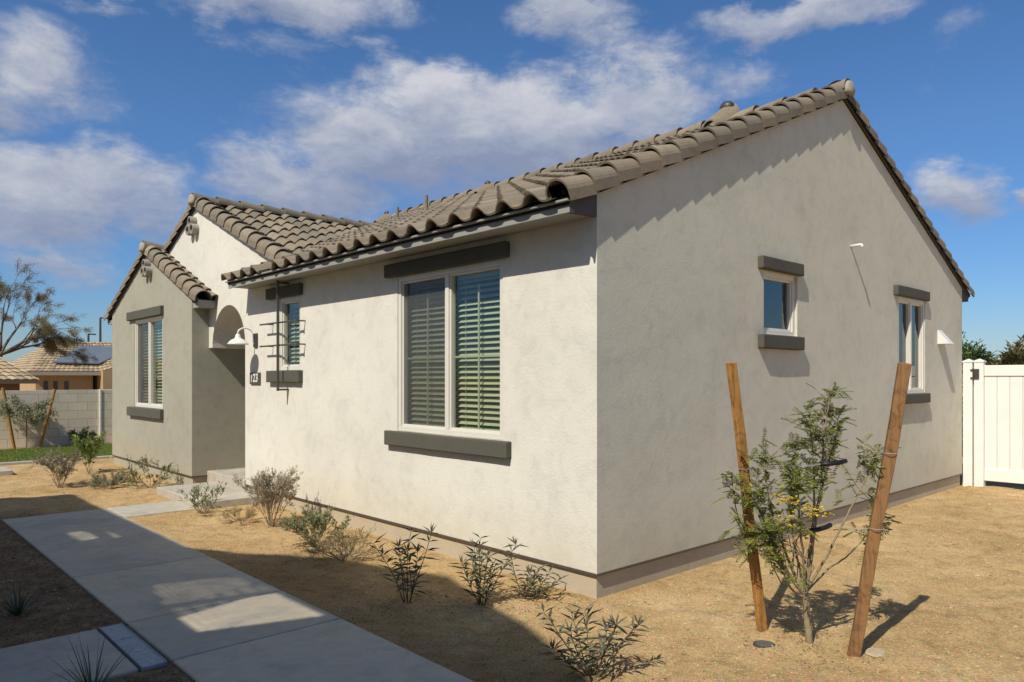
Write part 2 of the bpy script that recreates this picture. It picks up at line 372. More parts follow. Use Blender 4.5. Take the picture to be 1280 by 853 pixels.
# ------------------------------------------------------------------ ground
PX0, PX1 = -2.76, -1.69
def inpath(x, y, g=0):
    if PX0 - g < x < PX1 + g and y < 6.42 + g: return True
    if x <= PX0 and .74 - g < y < 1.66 + g: return True
    if -1.70 - g < x < -.86 + g and 5.66 - g < y < 6.46 + g: return True
    return False
def gh(x, y):
    n1 = noise.noise((x * .9, y * .9, 3)); n2 = noise.noise((x * 3.1, y * 3.1, 7)); n3 = noise.noise((x * 11, y * 11, 1))
    left = x < PX0
    n4 = abs(noise.noise((x * 1.9 + 5, y * 1.9, 11)))
    h = -.028 + n1 * .024 + n2 * .018 + n3 * (.012 if left else .005)
    h -= .012 * max(0, .16 - n4) / .16
    if inpath(x, y, -.03): return -.06
    for (a0, a1, b0, b1) in ((PX0, PX1, -99, 6.42), (-99, PX0, .74, 1.66), (-1.7, -.86, 5.66, 6.46), (-.86, 0, 5.5, 7.3)):
        d_ = max(a0 - x, x - a1, b0 - y, y - b1, 0)
        if d_ < .3: h += (-.007 + n3 * .003 - h) * (1 - d_ / .3)
    if y > 11: h = h * max(0, 1 - (y - 11) / 2) - .03 * min(1, (y - 11) / 2)
    if abs(x) > 14 or abs(y) > 20: h = -.04
    if x > -.1 and y > -.1 and x < 8.6 and y < 12: h = -.05
    return h
def axis(lo, hi, fine, far):
    a = []; x = lo
    while x <= hi: a.append(x); x += fine
    st = fine * 2; x = hi
    while x < far: x += st; a.append(x); st *= 1.35
    st = fine * 2; x = lo; pre = []
    while x > -far: x -= st; pre.append(x); st *= 1.35
    return pre[::-1] + a
xs = axis(-5.2, 9.0, .05, 900); ys = axis(-4.2, 12.5, .05, 900)
g = MB(); nx, ny = len(xs), len(ys)
for y in ys:
    for x in xs: g.v.append((x, y, gh(x, y)))
for j in range(ny - 1):
    for i in range(nx - 1):
        q = j * nx + i; g.f.append((q, q + 1, q + nx + 1, q + nx)); g.r.append(.5)
tag(g.build('ground', GROUND, smooth=True), 'tan decomposed granite ground around the house', None, None, 'structure')
# loose stones
def stone(mb, x, y, z, s, r):
    n = len(mb.v); an = U(0, 6.28); ca, sa = math.cos(an), math.sin(an); fx, fy, fz = U(.8, 1.5), U(.7, 1.1), U(.5, .8)
    for (a, b, c) in ((1, 0, 0), (0, 1, 0), (-1, 0, 0), (0, -1, 0), (0, 0, 1), (0, 0, -1)):
        a = (a + U(-.2, .2)) * fx * s; b = (b + U(-.2, .2)) * fy * s
        mb.v.append((x + a * ca - b * sa, y + a * sa + b * ca, z + (c + U(-.1, .1)) * fz * s))
    for f in ((0, 1, 4), (1, 2, 4), (2, 3, 4), (3, 0, 4), (1, 0, 5), (2, 1, 5), (3, 2, 5), (0, 3, 5)): mb.face([n + i for i in f], r)
gr = MB(); gr2 = MB()
cnt = 0
while cnt < 30000:
    d = 3.3 + 9.5 * rnd() ** 1.5; u = U(-.75, .75)
    p = CAM + FW * d + RT * (u * d); x, y = p.x, p.y
    if inpath(x, y, .015) or (x > -.02 and y > -.02) or x < PX0: continue
    if x > -.3 and y > 7.6: continue
    s = U(.0016, .0038) * (1 + .09 * d) * (1.7 if rnd() < .05 else 1)
    stone(gr, x, y, gh(x, y) + s * .2, s, rnd()); cnt += 1
tag(gr.build('gravel', PEB), 'fine loose gravel scattered over the tan ground', None, None, 'stuff')
for _ in range(700):
    x, y = U(-1.6, 8.2), U(-3.2, 7.5)
    if inpath(x, y, .03) or (x > -.05 and y > -.05): continue
    sz = U(.008, .016) * (1.5 if rnd() < .1 else 1); stone(gr2, x, y, gh(x, y) + sz * .15, sz, U(.1, .8))
tag(gr2.build('pebbles', PEB), 'scattered larger pebbles on the tan ground', None, None, 'stuff')
lt = MB(); spots_ = [(-.60, 4.2), (-.74, 2.92), (-.8, 2.28), (-1.10, .86), (-.74, .45), (-.38, .36), (-1.10, -.92), (.19, -1.53), (-.92, 5.38), (-1.66, 9.1), (-1.12, 8.62)]
for cx_, cy_ in spots_:
    for _ in range(90):
        a, r_ = U(0, 6.28), .42 * rnd() ** .7; x, y = cx_ + r_ * math.cos(a), cy_ + r_ * math.sin(a)
        if inpath(x, y, .02) or (x > -.02 and y > -.02): continue
        an, L_ = U(0, 6.28), U(.006, .018); z = gh(x, y) + .003
        lt.poly([(x - L_ * math.cos(an), y - L_ * math.sin(an), z), (x + .003 * math.sin(an), y - .003 * math.cos(an), z + .004), (x + L_ * math.cos(an), y + L_ * math.sin(an), z + .002), (x - .003 * math.sin(an), y + .003 * math.cos(an), z + .003)], rnd())
tag(lt.build('leaf_litter', simple('dry_litter', (.16, .10, .05), .9, .1)), 'dry leaf litter under the shrubs and tree', None, None, 'stuff')
cl = MB(); cnt = 0
while cnt < 9000:
    x, y = U(-4.6, -2.78), U(-.6, 7.5)
    if inpath(x, y, .02): continue
    s = U(.004, .012) * (1.9 if rnd() < .06 else 1)
    stone(cl, x, y, gh(x, y) + s * .2, s, rnd() * .22 if rnd() < .97 else .5); cnt += 1
tag(cl.build('soil_clods', PEB), 'brown soil clods in the bed left of the walkway', None, None, 'stuff')

# ------------------------------------------------------------------ walks
def slabs(rects, z0, z1, name, mat, label):
    m = MB()
    for k_, (x0, x1, y0, y1) in enumerate(rects): m.box(x0, x1, y0, y1, z0, z1, (.45, .75, .35, .85, .3, .6, .5)[k_ % 7])
    o = m.build(name, mat); bevel(o, .009, 3); return tag(o, label, None, None, 'structure')
jy = [6.41, 3.12, 1.645, .775, -.70, -2.2, -3.7, -5.2]
slabs([(PX0, PX1, jy[i + 1] + .007, jy[i] - .007) for i in range(len(jy) - 1)], -.11, .006, 'walkway', CONC, 'grey concrete walkway of jointed slabs beside the house')
slabs([(-9.0, -2.935, .775, 1.655)], -.11, .004, 'side_path', CONC, 'concrete side path joining the walkway at left')
slabs([(-1.68, -.86, 5.665, 6.445)], -.11, .003, 'entry_path', CONCL, 'light concrete entry path from walkway to porch')
slabs([(-.855, -.03, 5.55, 7.28)], -.11, .085, 'entry_step', CONCL, 'low concrete entry step before the arched porch')
slabs([(-.025, 1.6, 6.30, 7.67)], -.11, .205, 'porch_floor', CONCL, 'raised concrete porch floor under the arch')
# channel drain
dt = thing('channel_drain', 'bluish grey steel channel drain cover between the two concrete paths', 'drain cover', (-2.855, 1.21, 0))
m = MB(); m.box(-.062, .062, -.44, .44, -.05, .007); bevel(m.build('cover_plate', STEEL, dt), .003)
m = MB()
for xx in (-.066, .060): m.box(xx, xx + .006, -.445, .445, -.05, .010)
m.box(-.059, .059, .112, .118, .0075, .009); m.build('edge_strip', STEEL, dt)
for (bx_, by_) in ((-.01, .38), (.0, .15), (-.01, -.15), (.012, -.22), (0, -.39)):
    m = MB(); m.tube([(bx_, by_, .0072), (bx_, by_, .011)], .009, 8); m.build('bolt_head', WIRE, dt)

# ------------------------------------------------------------------ house
H = thing('house', 'single storey stucco house with brown concrete tile gable roofs and arched entry', 'house')
SL = .42
fX = lambda a, z, d: (-d, a, z)
fY = lambda a, z, d: (a, -d, z)
XW = -.25
fW = lambda a, z, d: (XW - d, a, z)

def panel(outline, holes, f, reveal=.09):
    """flat wall sheet with openings and their reveals"""
    bm = bmesh.new()
    def loop(pts):
        vs = [bm.verts.new(f(a, z, 0)) for a, z in pts]
        return vs, [bm.edges.new((vs[i], vs[(i + 1) % len(vs)])) for i in range(len(vs))]
    es = []
    _, e = loop(outline); es += e
    holes = [h if hasattr(h[0], '__len__') else [(h[0], h[2]), (h[1], h[2]), (h[1], h[3]), (h[0], h[3])] for h in holes]
    for h in holes:
        _, e = loop(h); es += e
    bmesh.ops.triangle_fill(bm, use_beauty=True, edges=es, normal=Vector(f(0, 0, 1)) - Vector(f(0, 0, 0)))
    nrm = (Vector(f(0, 0, 1)) - Vector(f(0, 0, 0)))
    bm.normal_update()
    for fc in bm.faces:
        if fc.normal.dot(nrm) < 0: fc.normal_flip()
    for h in holes:
        c = h
        for i in range(4):
            p, q = c[i], c[(i + 1) % 4]
            bm.faces.new([bm.verts.new(f(*p, 0)), bm.verts.new(f(*q, 0)), bm.verts.new(f(*q, -reveal)), bm.verts.new(f(*p, -reveal))])
    return bm
def merge(bms):
    out = bmesh.new()
    for b in bms:
        me = bpy.data.meshes.new('t'); b.to_mesh(me); b.free(); out.from_mesh(me); bpy.data.meshes.remove(me)
    bmesh.ops.remove_doubles(out, verts=out.verts, dist=.0008)
    return out
Z0 = .137
AC, AR, AZ = 6.9175, .5925, 2.05      # arch centre (Y), radius, spring height
arc = [(AC - AR * math.cos(t * math.pi / 28), AZ + AR * math.sin(t * math.pi / 28)) for t in range(0, 29)]
front_out = [(0, Z0), (6.325, Z0)] + arc + [(7.51, AZ), (7.66, AZ), (7.66, 2.7), (11.6, 2.82), (8.15, 4.27), (5.1, 2.99), (0, 2.99)]
WBIG = (1.045, 2.62, 1.075, 2.606); WSM = (4.70, 5.27, 1.70, 2.60)
seen = []; [seen.append(p) for p in front_out if not any(abs(p[0] - q[0]) < 1e-4 and abs(p[1] - q[1]) < 1e-4 for q in seen)]
b1 = panel(seen, [WBIG, WSM], fX)
S1 = (2.47, 3.16, 2.03, 2.645); S2 = (5.93, 6.90, 1.40, 2.65)
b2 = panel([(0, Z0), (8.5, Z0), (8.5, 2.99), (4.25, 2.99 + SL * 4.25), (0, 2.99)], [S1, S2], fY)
b3 = bmesh.new()
def q3(b, *p): b.faces.new([b.verts.new(x) for x in p])
q3(b3, (8.5, 0, Z0), (8.5, 12, Z0), (8.5, 12, 2.99), (8.5, 0, 2.99))          # far side
q3(b3, (0, 0, Z0), (0, 6.3, Z0), (8.5, 6.3, Z0), (8.5, 0, Z0))
VD = .70
for i in range(len(arc) - 1):                                            # vault soffit
    (a, z), (a2, z2) = arc[i], arc[i + 1]
    q3(b3, (0, a, z), (0, a2, z2), (VD, a2, z2), (VD, a, z))
q3(b3, (0, 7.51, AZ), (0, 7.66, AZ), (VD, 7.66, AZ), (VD, 7.51, AZ))
q3(b3, (0, 6.325, Z0), (0, 6.325, AZ), (1.6, 6.325, AZ), (1.6, 6.325, Z0))
q3(b3, (VD, 6.325, AZ), (VD, 7.66, AZ), (VD, 7.66, 2.9), (VD, 6.325, 2.9))
q3(b3, (1.6, 6.325, Z0), (1.6, 7.66, Z0), (1.6, 7.66, 2.9), (1.6, 6.325, 2.9))
q3(b3, (VD, 6.325, 2.8), (1.6, 6.325, 2.8), (1.6, 7.66, 2.8), (VD, 7.66, 2.8))
finish_bm(merge([b1, b3]), 'wall', WALL, H)
o = finish_bm(merge([b2]), 'wall', stucco('side_wall_shade_stucco', (.592, .575, .475), .12, True), H); o['label'] = 'tall plain gable side wall'  # same paint as the front; grazing-light shade is put into this darker colour
# side gable wall and eave wall share one paint; stem wall below the screed
s = MB()
s.box(.022, 8.478, .022, 6.30, -.2, Z0 - .003)
s.build('stem_wall', STEM, H)
m = MB()
m.mbox(fX, .004, 6.322, Z0 - .012, Z0 + .006, -.01, .004); m.mbox(fY, .004, 8.49, Z0 - .012, Z0 + .006, -.01, .004)
m.build('weep_screed', BRONZE, H)

# wing
WY0, WY1, WZ = 7.645, 11.85, 2.83
wap = ((WY0 + WY1) / 2, WZ + SL * (WY1 - WY0) / 2)
WW = (8.95, 10.44, 1.10, 2.61)
w1 = panel([(WY0, Z0), (WY1, Z0), (WY1, WZ), wap, (WY0, WZ)], [WW], fW)
w2 = bmesh.new()
q3(w2, (XW, WY0, Z0), (1.6, WY0, Z0), (1.6, WY0, WZ), (XW, WY0, WZ)); q3(w2, (XW, WY1, Z0), (3, WY1, Z0), (3, WY1, WZ), (XW, WY1, WZ))
o = finish_bm(merge([w1, w2]), 'wing_wall', WING, H); o['label'] = 'darker grey gabled wing wall with tall window'
s = MB(); s.box(XW + .022, 1.5, WY0 + .022, WY1 - .02, -.2, Z0 - .003); s.build('stem_wall', WING, H)
m = MB(); m.mbox(fW, WY0 + .004, WY1, Z0 - .012, Z0 + .006, -.01, .004); m.box(XW + .004, 0, WY0 - .004, WY0 + .01, Z0 - .012, Z0 + .006); m.build('weep_screed', BRONZE, H)

# ---- roof tiles
TW = .305; EX = .293
CO = math.cos(math.atan(SL)); SI = math.sin(math.atan(SL))
def tile_field(origin, adir, udir, width, length, clips=(), lift0=.034, phase=0.):
    """S tiles; origin at eave corner, adir along the eave, udir horizontal up-slope"""
    adir = Vector(adir); udir = Vector(udir); sd = (udir * CO + Vector((0, 0, SI))); nd = (Vector((0, 0, CO)) - udir * SI)
    o = Vector(origin); mb = MB()
    prof = []
    NP = 12
    for k in range(NP + 1):
        t = k / NP
        if t < .60: h = .074 * math.sin(math.pi * t / .60) ** .9
        else: h = -.010 * math.sin(math.pi * (t - .60) / .40)
        prof.append((t, h))
    nc = int(math.ceil(length / EX)); nt_ = int(math.ceil(width / TW))
    for i in range(nc):
        for j in range(nt_):
            r = min(1, max(0, random.gauss(.5, .22))); dj = U(-.006, .006); dl = U(-.003, .004); ds = U(-.006, .006)
            s0 = i * EX + ds; s1 = min((i + 1) * EX + .035, length)
            if s1 - s0 < .05: continue
            n = len(mb.v)
            for (t, h) in prof:
                a = min((j + t) * TW + phase + dj * .5, width)
                a = max(a, 0)
                lo = o + adir * a + sd * s0 + nd * (h + lift0 + .030 + dl)
                hi = o + adir * a + sd * s1 + nd * (h * .96 + lift0 - .002)
                lb = o + adir * a + sd * (s0 + .001) + nd * (h + lift0 + .014 + dl)
                ub = o + adir * a + sd * (s0 + .12) + nd * (h + lift0 + .008)
                mb.v += [tuple(lo), tuple(hi), tuple(lb), tuple(ub)]
            for k in range(NP):
                q = n + k * 4; w = q + 4
                mb.face((q, w, w + 1, q + 1), r); mb.face((q + 2, w + 2, w, q), r * .8); mb.face((q + 3, w + 3, w + 2, q + 2), r * .7)
    me = bpy.data.meshes.new('t'); me.from_pydata(mb.v, [], mb.f)
    me.attributes.new('rnd', 'FLOAT', 'FACE').data.foreach_set('value', mb.r)
    bm = bmesh.new(); bm.from_mesh(me); bpy.data.meshes.remove(me)
    for (co, no) in clips:
        bmesh.ops.bisect_plane(bm, geom=bm.verts[:] + bm.edges[:] + bm.faces[:], plane_co=co, plane_no=no, clear_outer=True)
    return bm
def rake_tiles(mb, origin, adir, udir, length, r0=.112, hgt=.125, drop=.045, slope=SL, ex=EX, flip=False):
    """barrel tiles running up a verge: adir points outward from the gable"""
    co, si = math.cos(math.atan(slope)), math.sin(math.atan(slope))
    adir = Vector(adir); udir = Vector(udir); sd = udir * co + Vector((0, 0, si)); nd = Vector((0, 0, co)) - udir * si
    o = Vector(origin); n_ = int(math.ceil(length / ex)); NP = 14
    for i in range(n_):
        r = min(1, max(0, random.gauss(.5, .2))); s0 = i * ex + U(-.005, .005); s1 = min(s0 + ex + .04, length + .02)
        n = len(mb.v); dl = U(-.003, .003)
        for k in range(NP + 1):
            th = math.pi * (k / NP) * 1.0
            def pt(s, rs, up, hh):
                a = math.cos(th) * r0 * rs; h = math.sin(th) ** .9 * hh * rs
                if k == 0: h -= drop
                return o + adir * a + sd * s + nd * (h + up)
            mb.v += [tuple(pt(s0, 1.06, .026 + dl, hgt)), tuple(pt(s1, .93, .0, hgt)), tuple(pt(s0 + .001, .94, .024 + dl, hgt)), tuple(pt(s0 + .14, .90, .012, hgt))]
        for k in range(NP):
            q = n + k * 4; w = q + 4
            mb.face((q, w, w + 1, q + 1), r); mb.face((q + 2, w + 2, w, q), r * .8); mb.face((q + 3, w + 3, w + 2, q + 2), r * .5)
def ridge_tiles(mb, p0, p1, r0=.115, ex=.37):
    p0 = Vector(p0); p1 = Vector(p1); L = (p1 - p0).length; t = (p1 - p0).normalized(); sd = t.cross(Vector((0, 0, 1))).normalized()
    n_ = int(L / ex) + 1
    for i in range(n_):
        s0 = i * ex; s1 = min(s0 + ex + .05, L + .03); r = min(1, max(0, random.gauss(.5, .2))); n = len(mb.v); NP = 14; j = U(-.006, .006)
        for k in range(NP + 1):
            th = math.radians(-8) + math.radians(196) * k / NP
            for s, rs, upz in ((s0, 1.08, .022), (s1, .9, 0), (s0 + .001, .96, .020), (s0 + .1, .9, .01)):
                mb.v.append(tuple(p0 + t * s + sd * (math.cos(th) * r0 * rs + j) + Vector((0, 0, math.sin(th) * r0 * rs * .95 + upz))))
        for k in range(NP):
            q = n + k * 4; w = q + 4
            mb.face((q, w, w + 1, q + 1), r); mb.face((q + 2, w + 2, w, q), r * .8); mb.face((q + 3, w + 3, w + 2, q + 2), r * .5)
def slopebox(mb, x0, x1, y0, y1, zf, t, r=.5):
    """sheet following zf(x,y), thickness t below"""
    P = [(x0, y0), (x1, y0), (x1, y1), (x0, y1)]
    mb.hexa([(x, y, zf(x, y) - t) for x, y in P] + [(x, y, zf(x, y)) for x, y in P], r)

EO = .355                                                    # tile overhang in plan
zm = lambda x, y=0: 2.99 + SL * x                           # main front deck
zr = lambda x, y=0: 2.99 + SL * (8.5 - x)
RX = 4.25
slen = (RX + EO) / CO
# main front slope: x>0 part clipped by the valley against the entry gable, eave strip runs on to y=6.2
vn = Vector((-1, 1, 0)).normalized()
bmA = tile_field((-EO, 8.945, zm(-EO)), (0, -1, 0), (1, 0, 0), 8.945 - .10, slen, [((0, 5.1, 0), vn)])
bmB = tile_field((-EO, 6.2, zm(-EO)), (0, -1, 0), (1, 0, 0), 1.15, (EO + .0) / CO + .06, [((0, 5.08, 0), -vn), ((0.0, 0, 0), Vector((1, 0, 0)))])
bmC = tile_field((8.5 + EO, .10, zm(-EO)), (0, 1, 0), (-1, 0, 0), 5.9, slen)
bmsm = merge([bmA, bmB, bmC])
rf = finish_bm(bmsm, 'roof', TILE, H, smooth=False); rf['label'] = 'main roof slope of weathered brown concrete S tiles'
# entry gable (ridge along x at y=8.15)
GY, GZ = 8.15, 4.27
gl = (GY - 4.4) / CO
bmD = tile_field((.10, 4.4, GZ - SL * (GY - 4.4)), (1, 0, 0), (0, 1, 0), 3.6, gl, [((0, 5.1, 0), -vn), ((3.05, 8.15, 0), Vector((1, 0, 0)))])
bmD2 = tile_field((.10, 11.6, GZ - SL * (11.6 - GY)), (1, 0, 0), (0, -1, 0), 3.0, (11.6 - GY) / CO)
o = finish_bm(merge([bmD, bmD2]), 'roof', TILE, H); o['label'] = 'entry gable roof slope of brown S tiles'
# wing roof
wr = .32
bmE = tile_field((-.10, WY0 - wr, WZ - SL * wr), (1, 0, 0), (0, 1, 0), .30, ((WY1 - WY0) / 2 + wr) / CO, [((-.004, 0, 0), Vector((1, 0, 0)))], phase=-.03)
bmF = tile_field((-.10, WY1 + wr, WZ - SL * wr), (1, 0, 0), (0, -1, 0), .30, ((WY1 - WY0) / 2 + wr) / CO, [((-.004, 0, 0), Vector((1, 0, 0)))], phase=-.03)
o = finish_bm(merge([bmE, bmF]), 'roof', TILE, H); o['label'] = 'narrow tiled roof over the darker wing'
# rake tiles
for a_ in (((-EO, .045, zm(-EO) + .028), (0, -1, 0), (1, 0, 0), slen), ((8.5 + EO, .045, zm(-EO) + .028), (0, -1, 0), (-1, 0, 0), slen),
           ((.045, 5.02, GZ - SL * (GY - 5.02) + .028), (-1, 0, 0), (0, 1, 0), (GY - 5.02) / CO), ((.045, 11.6, GZ - SL * (11.6 - GY) + .028), (-1, 0, 0), (0, -1, 0), (11.6 - GY) / CO),
           ((XW + .045, WY0 - wr, WZ - SL * wr + .028), (-1, 0, 0), (0, 1, 0), ((WY1 - WY0) / 2 + wr) / CO), ((XW + .045, WY1 + wr, WZ - SL * wr + .028), (-1, 0, 0), (0, -1, 0), ((WY1 - WY0) / 2 + wr) / CO)):
    m = MB(); rake_tiles(m, *a_); m.build('rake_tiles', TILE, H)
for a_ in (((RX, -.07, zm(RX) + .065), (RX, 9.0, zm(RX) + .065)), ((-.07, GY, GZ + .065), (3.4, GY, GZ + .065)), ((XW - .07, wap[0], wap[1] + .065), (0, wap[0], wap[1] + .065))):
    m = MB(); ridge_tiles(m, *a_); m.build('ridge_tiles', TILE, H)
def mortar(cx, cy, cz, ax):
    bm = bmesh.new(); bmesh.ops.create_icosphere(bm, subdivisions=3, radius=1)
    for v in bm.verts:
        p = v.co.copy(); k = 1 + .09 * noise.noise(p * 3)
        w = (.10, .05) if ax == 'y' else (.05, .10)
        v.co = Vector((cx + p.x * w[0] * k, cy + p.y * w[1] * k, cz + max(p.z, -.35) * .115 * k - .008))
    return bm
for b_ in (mortar(RX, -.075, zm(RX) + .07, 'y'), mortar(-.075, GY, GZ + .07, 'x'), mortar(XW - .075, wap[0], wap[1] + .07, 'x')): finish_bm(b_, 'ridge_end_mortar', MORT, H, smooth=True)
# decks under the tiles
m = MB()
m.hexa([(-.31, .0, zm(-.31) - .02), (RX, .0, zm(RX) - .02), (RX, 6.16, zm(RX) - .02), (-.31, 6.16, zm(-.31) - .02), (-.31, .0, zm(-.31) + .012), (RX, .0, zm(RX) + .012), (RX, 6.16, zm(RX) + .012), (-.31, 6.16, zm(-.31) + .012)])
m.hexa([(RX, .0, zm(RX) - .02), (8.83, .0, zm(-.33) - .02), (8.83, 9, zm(-.33) - .02), (RX, 9, zm(RX) - .02), (RX, .0, zm(RX) + .012), (8.83, .0, zm(-.33) + .012), (8.83, 9, zm(-.33) + .012), (RX, 9, zm(RX) + .012)])
m.hexa([(1.10, 6.161, zm(1.10) - .02), (RX, 6.161, zm(RX) - .02), (RX, 8.9, zm(RX) - .02), (3.84, 8.9, zm(3.84) - .02), (1.10, 6.161, zm(1.10) + .012), (RX, 6.161, zm(RX) + .012), (RX, 8.9, zm(RX) + .012), (3.84, 8.9, zm(3.84) + .012)])
zg = lambda y: GZ - SL * abs(y - GY)
m.hexa([(.0, 5.12, zg(5.12) - .02), (3.0, 8.1, zg(8.1) - .02), (3.0, GY, zg(GY) - .02), (.0, GY, zg(GY) - .02), (.0, 5.12, zg(5.12) + .014), (3.0, 8.1, zg(8.1) + .014), (3.0, GY, zg(GY) + .014), (.0, GY, zg(GY) + .014)])
m.hexa([(.0, GY, zg(GY) - .02), (3.0, GY, zg(GY) - .02), (3.0, 11.6, zg(11.6) - .02), (.0, 11.6, zg(11.6) - .02), (.0, GY, zg(GY) + .014), (3.0, GY, zg(GY) + .014), (3.0, 11.6, zg(11.6) + .014), (.0, 11.6, zg(11.6) + .014)])
zw = lambda y: wap[1] - SL * abs(y - wap[0])
for ya, yb in ((WY0 - wr + .06, wap[0]), (wap[0], WY1 + wr - .06)):
    m.hexa([(XW, ya, zw(ya) - .02), (-.004, ya, zw(ya) - .02), (-.004, yb, zw(yb) - .02), (XW, yb, zw(yb) - .02), (XW, ya, zw(ya) + .014), (-.004, ya, zw(ya) + .014), (-.004, yb, zw(yb) + .014), (XW, yb, zw(yb) + .014)])
m.build('roof_deck', DECK, H, recalc=True)
# eaves: soffit box, two-step fascia, verge boards
m = MB()
m.box(-.285, -.002, .0, 6.12, 2.80, 2.86)                                    # soffit
m.box(-.300, -.285, .0, 6.16, 2.785, 2.875)                                  # lower board
m.box(-.336, -.301, -.012, 6.175, 2.862, 2.880)                              # ledge
bevel(m.build('fascia', EAVE, H), .004)
m = MB(); m.box(-.312, -.302, .0, 6.165, 2.8805, 2.90); m.build('bird_stop', DECK, H)
m = MB()
m.box(XW + .01, -.004, WY0 - wr + .07, WY0 - .002, WZ - .20, WZ - .12); m.box(XW - .012, .0, WY0 - wr + .035, WY0 - wr + .068, WZ - .20, WZ - .09)
bevel(m.build('wing_fascia', EAVE, H), .004); m = MB()
m.box(XW + .01, -.004, WY1 + .002, WY1 + wr - .07, WZ - .20, WZ - .12); m.box(XW - .012, .0, WY1 + wr - .068, WY1 + wr - .035, WZ - .20, WZ - .09)
bevel(m.build('wing_fascia', EAVE, H), .004)
m = MB()                                                                     # dark verge boards and eave ends
def verge(mb, f, a0, a1, zf, top=.012, bot=-.028, d0=.001, d1=.022):
    p = [f(a0, zf(a0) + bot, d0), f(a1, zf(a1) + bot, d0), f(a1, zf(a1) + bot, d1), f(a0, zf(a0) + bot, d1),
         f(a0, zf(a0) + top, d0), f(a1, zf(a1) + top, d0), f(a1, zf(a1) + top, d1), f(a0, zf(a0) + top, d1)]
    mb.hexa(p)
VP = simple('verge_paint', (.10, .095, .09), .8, .2)
for a_ in ((fY, -.30, RX, zm), (fY, RX, 8.82, zr), (fX, 5.1, GY, zg), (fX, GY, 11.6, zg), (fW, WY0 - wr + .06, wap[0], zw), (fW, wap[0], WY1 + wr - .06, zw)):
    m = MB(); verge(m, *a_, .05, .0); m.build('verge_board', VP, H, recalc=True)
m = MB()
m.hexa([fY(-.298, 2.785, .001), fY(-.003, 2.80, .001), fY(-.003, 2.80, -.04), fY(-.298, 2.785, -.04), fY(-.298, zm(-.298) - .002, .001), fY(-.003, zm(0) - .01, .001), fY(-.003, zm(0) - .01, -.04), fY(-.298, zm(-.298) - .002, -.04)])
m.build('eave_end', VP, H, recalc=True); m = MB()
m.hexa([fY(8.503, 2.80, .001), fY(8.80, 2.785, .001), fY(8.80, 2.785, -5), fY(8.503, 2.80, -5), fY(8.503, zr(8.503), .001), fY(8.80, zr(8.8), .001), fY(8.80, zr(8.8), -5), fY(8.503, zr(8.503), -5)])
m.build('eave_end', VP, H, recalc=True)

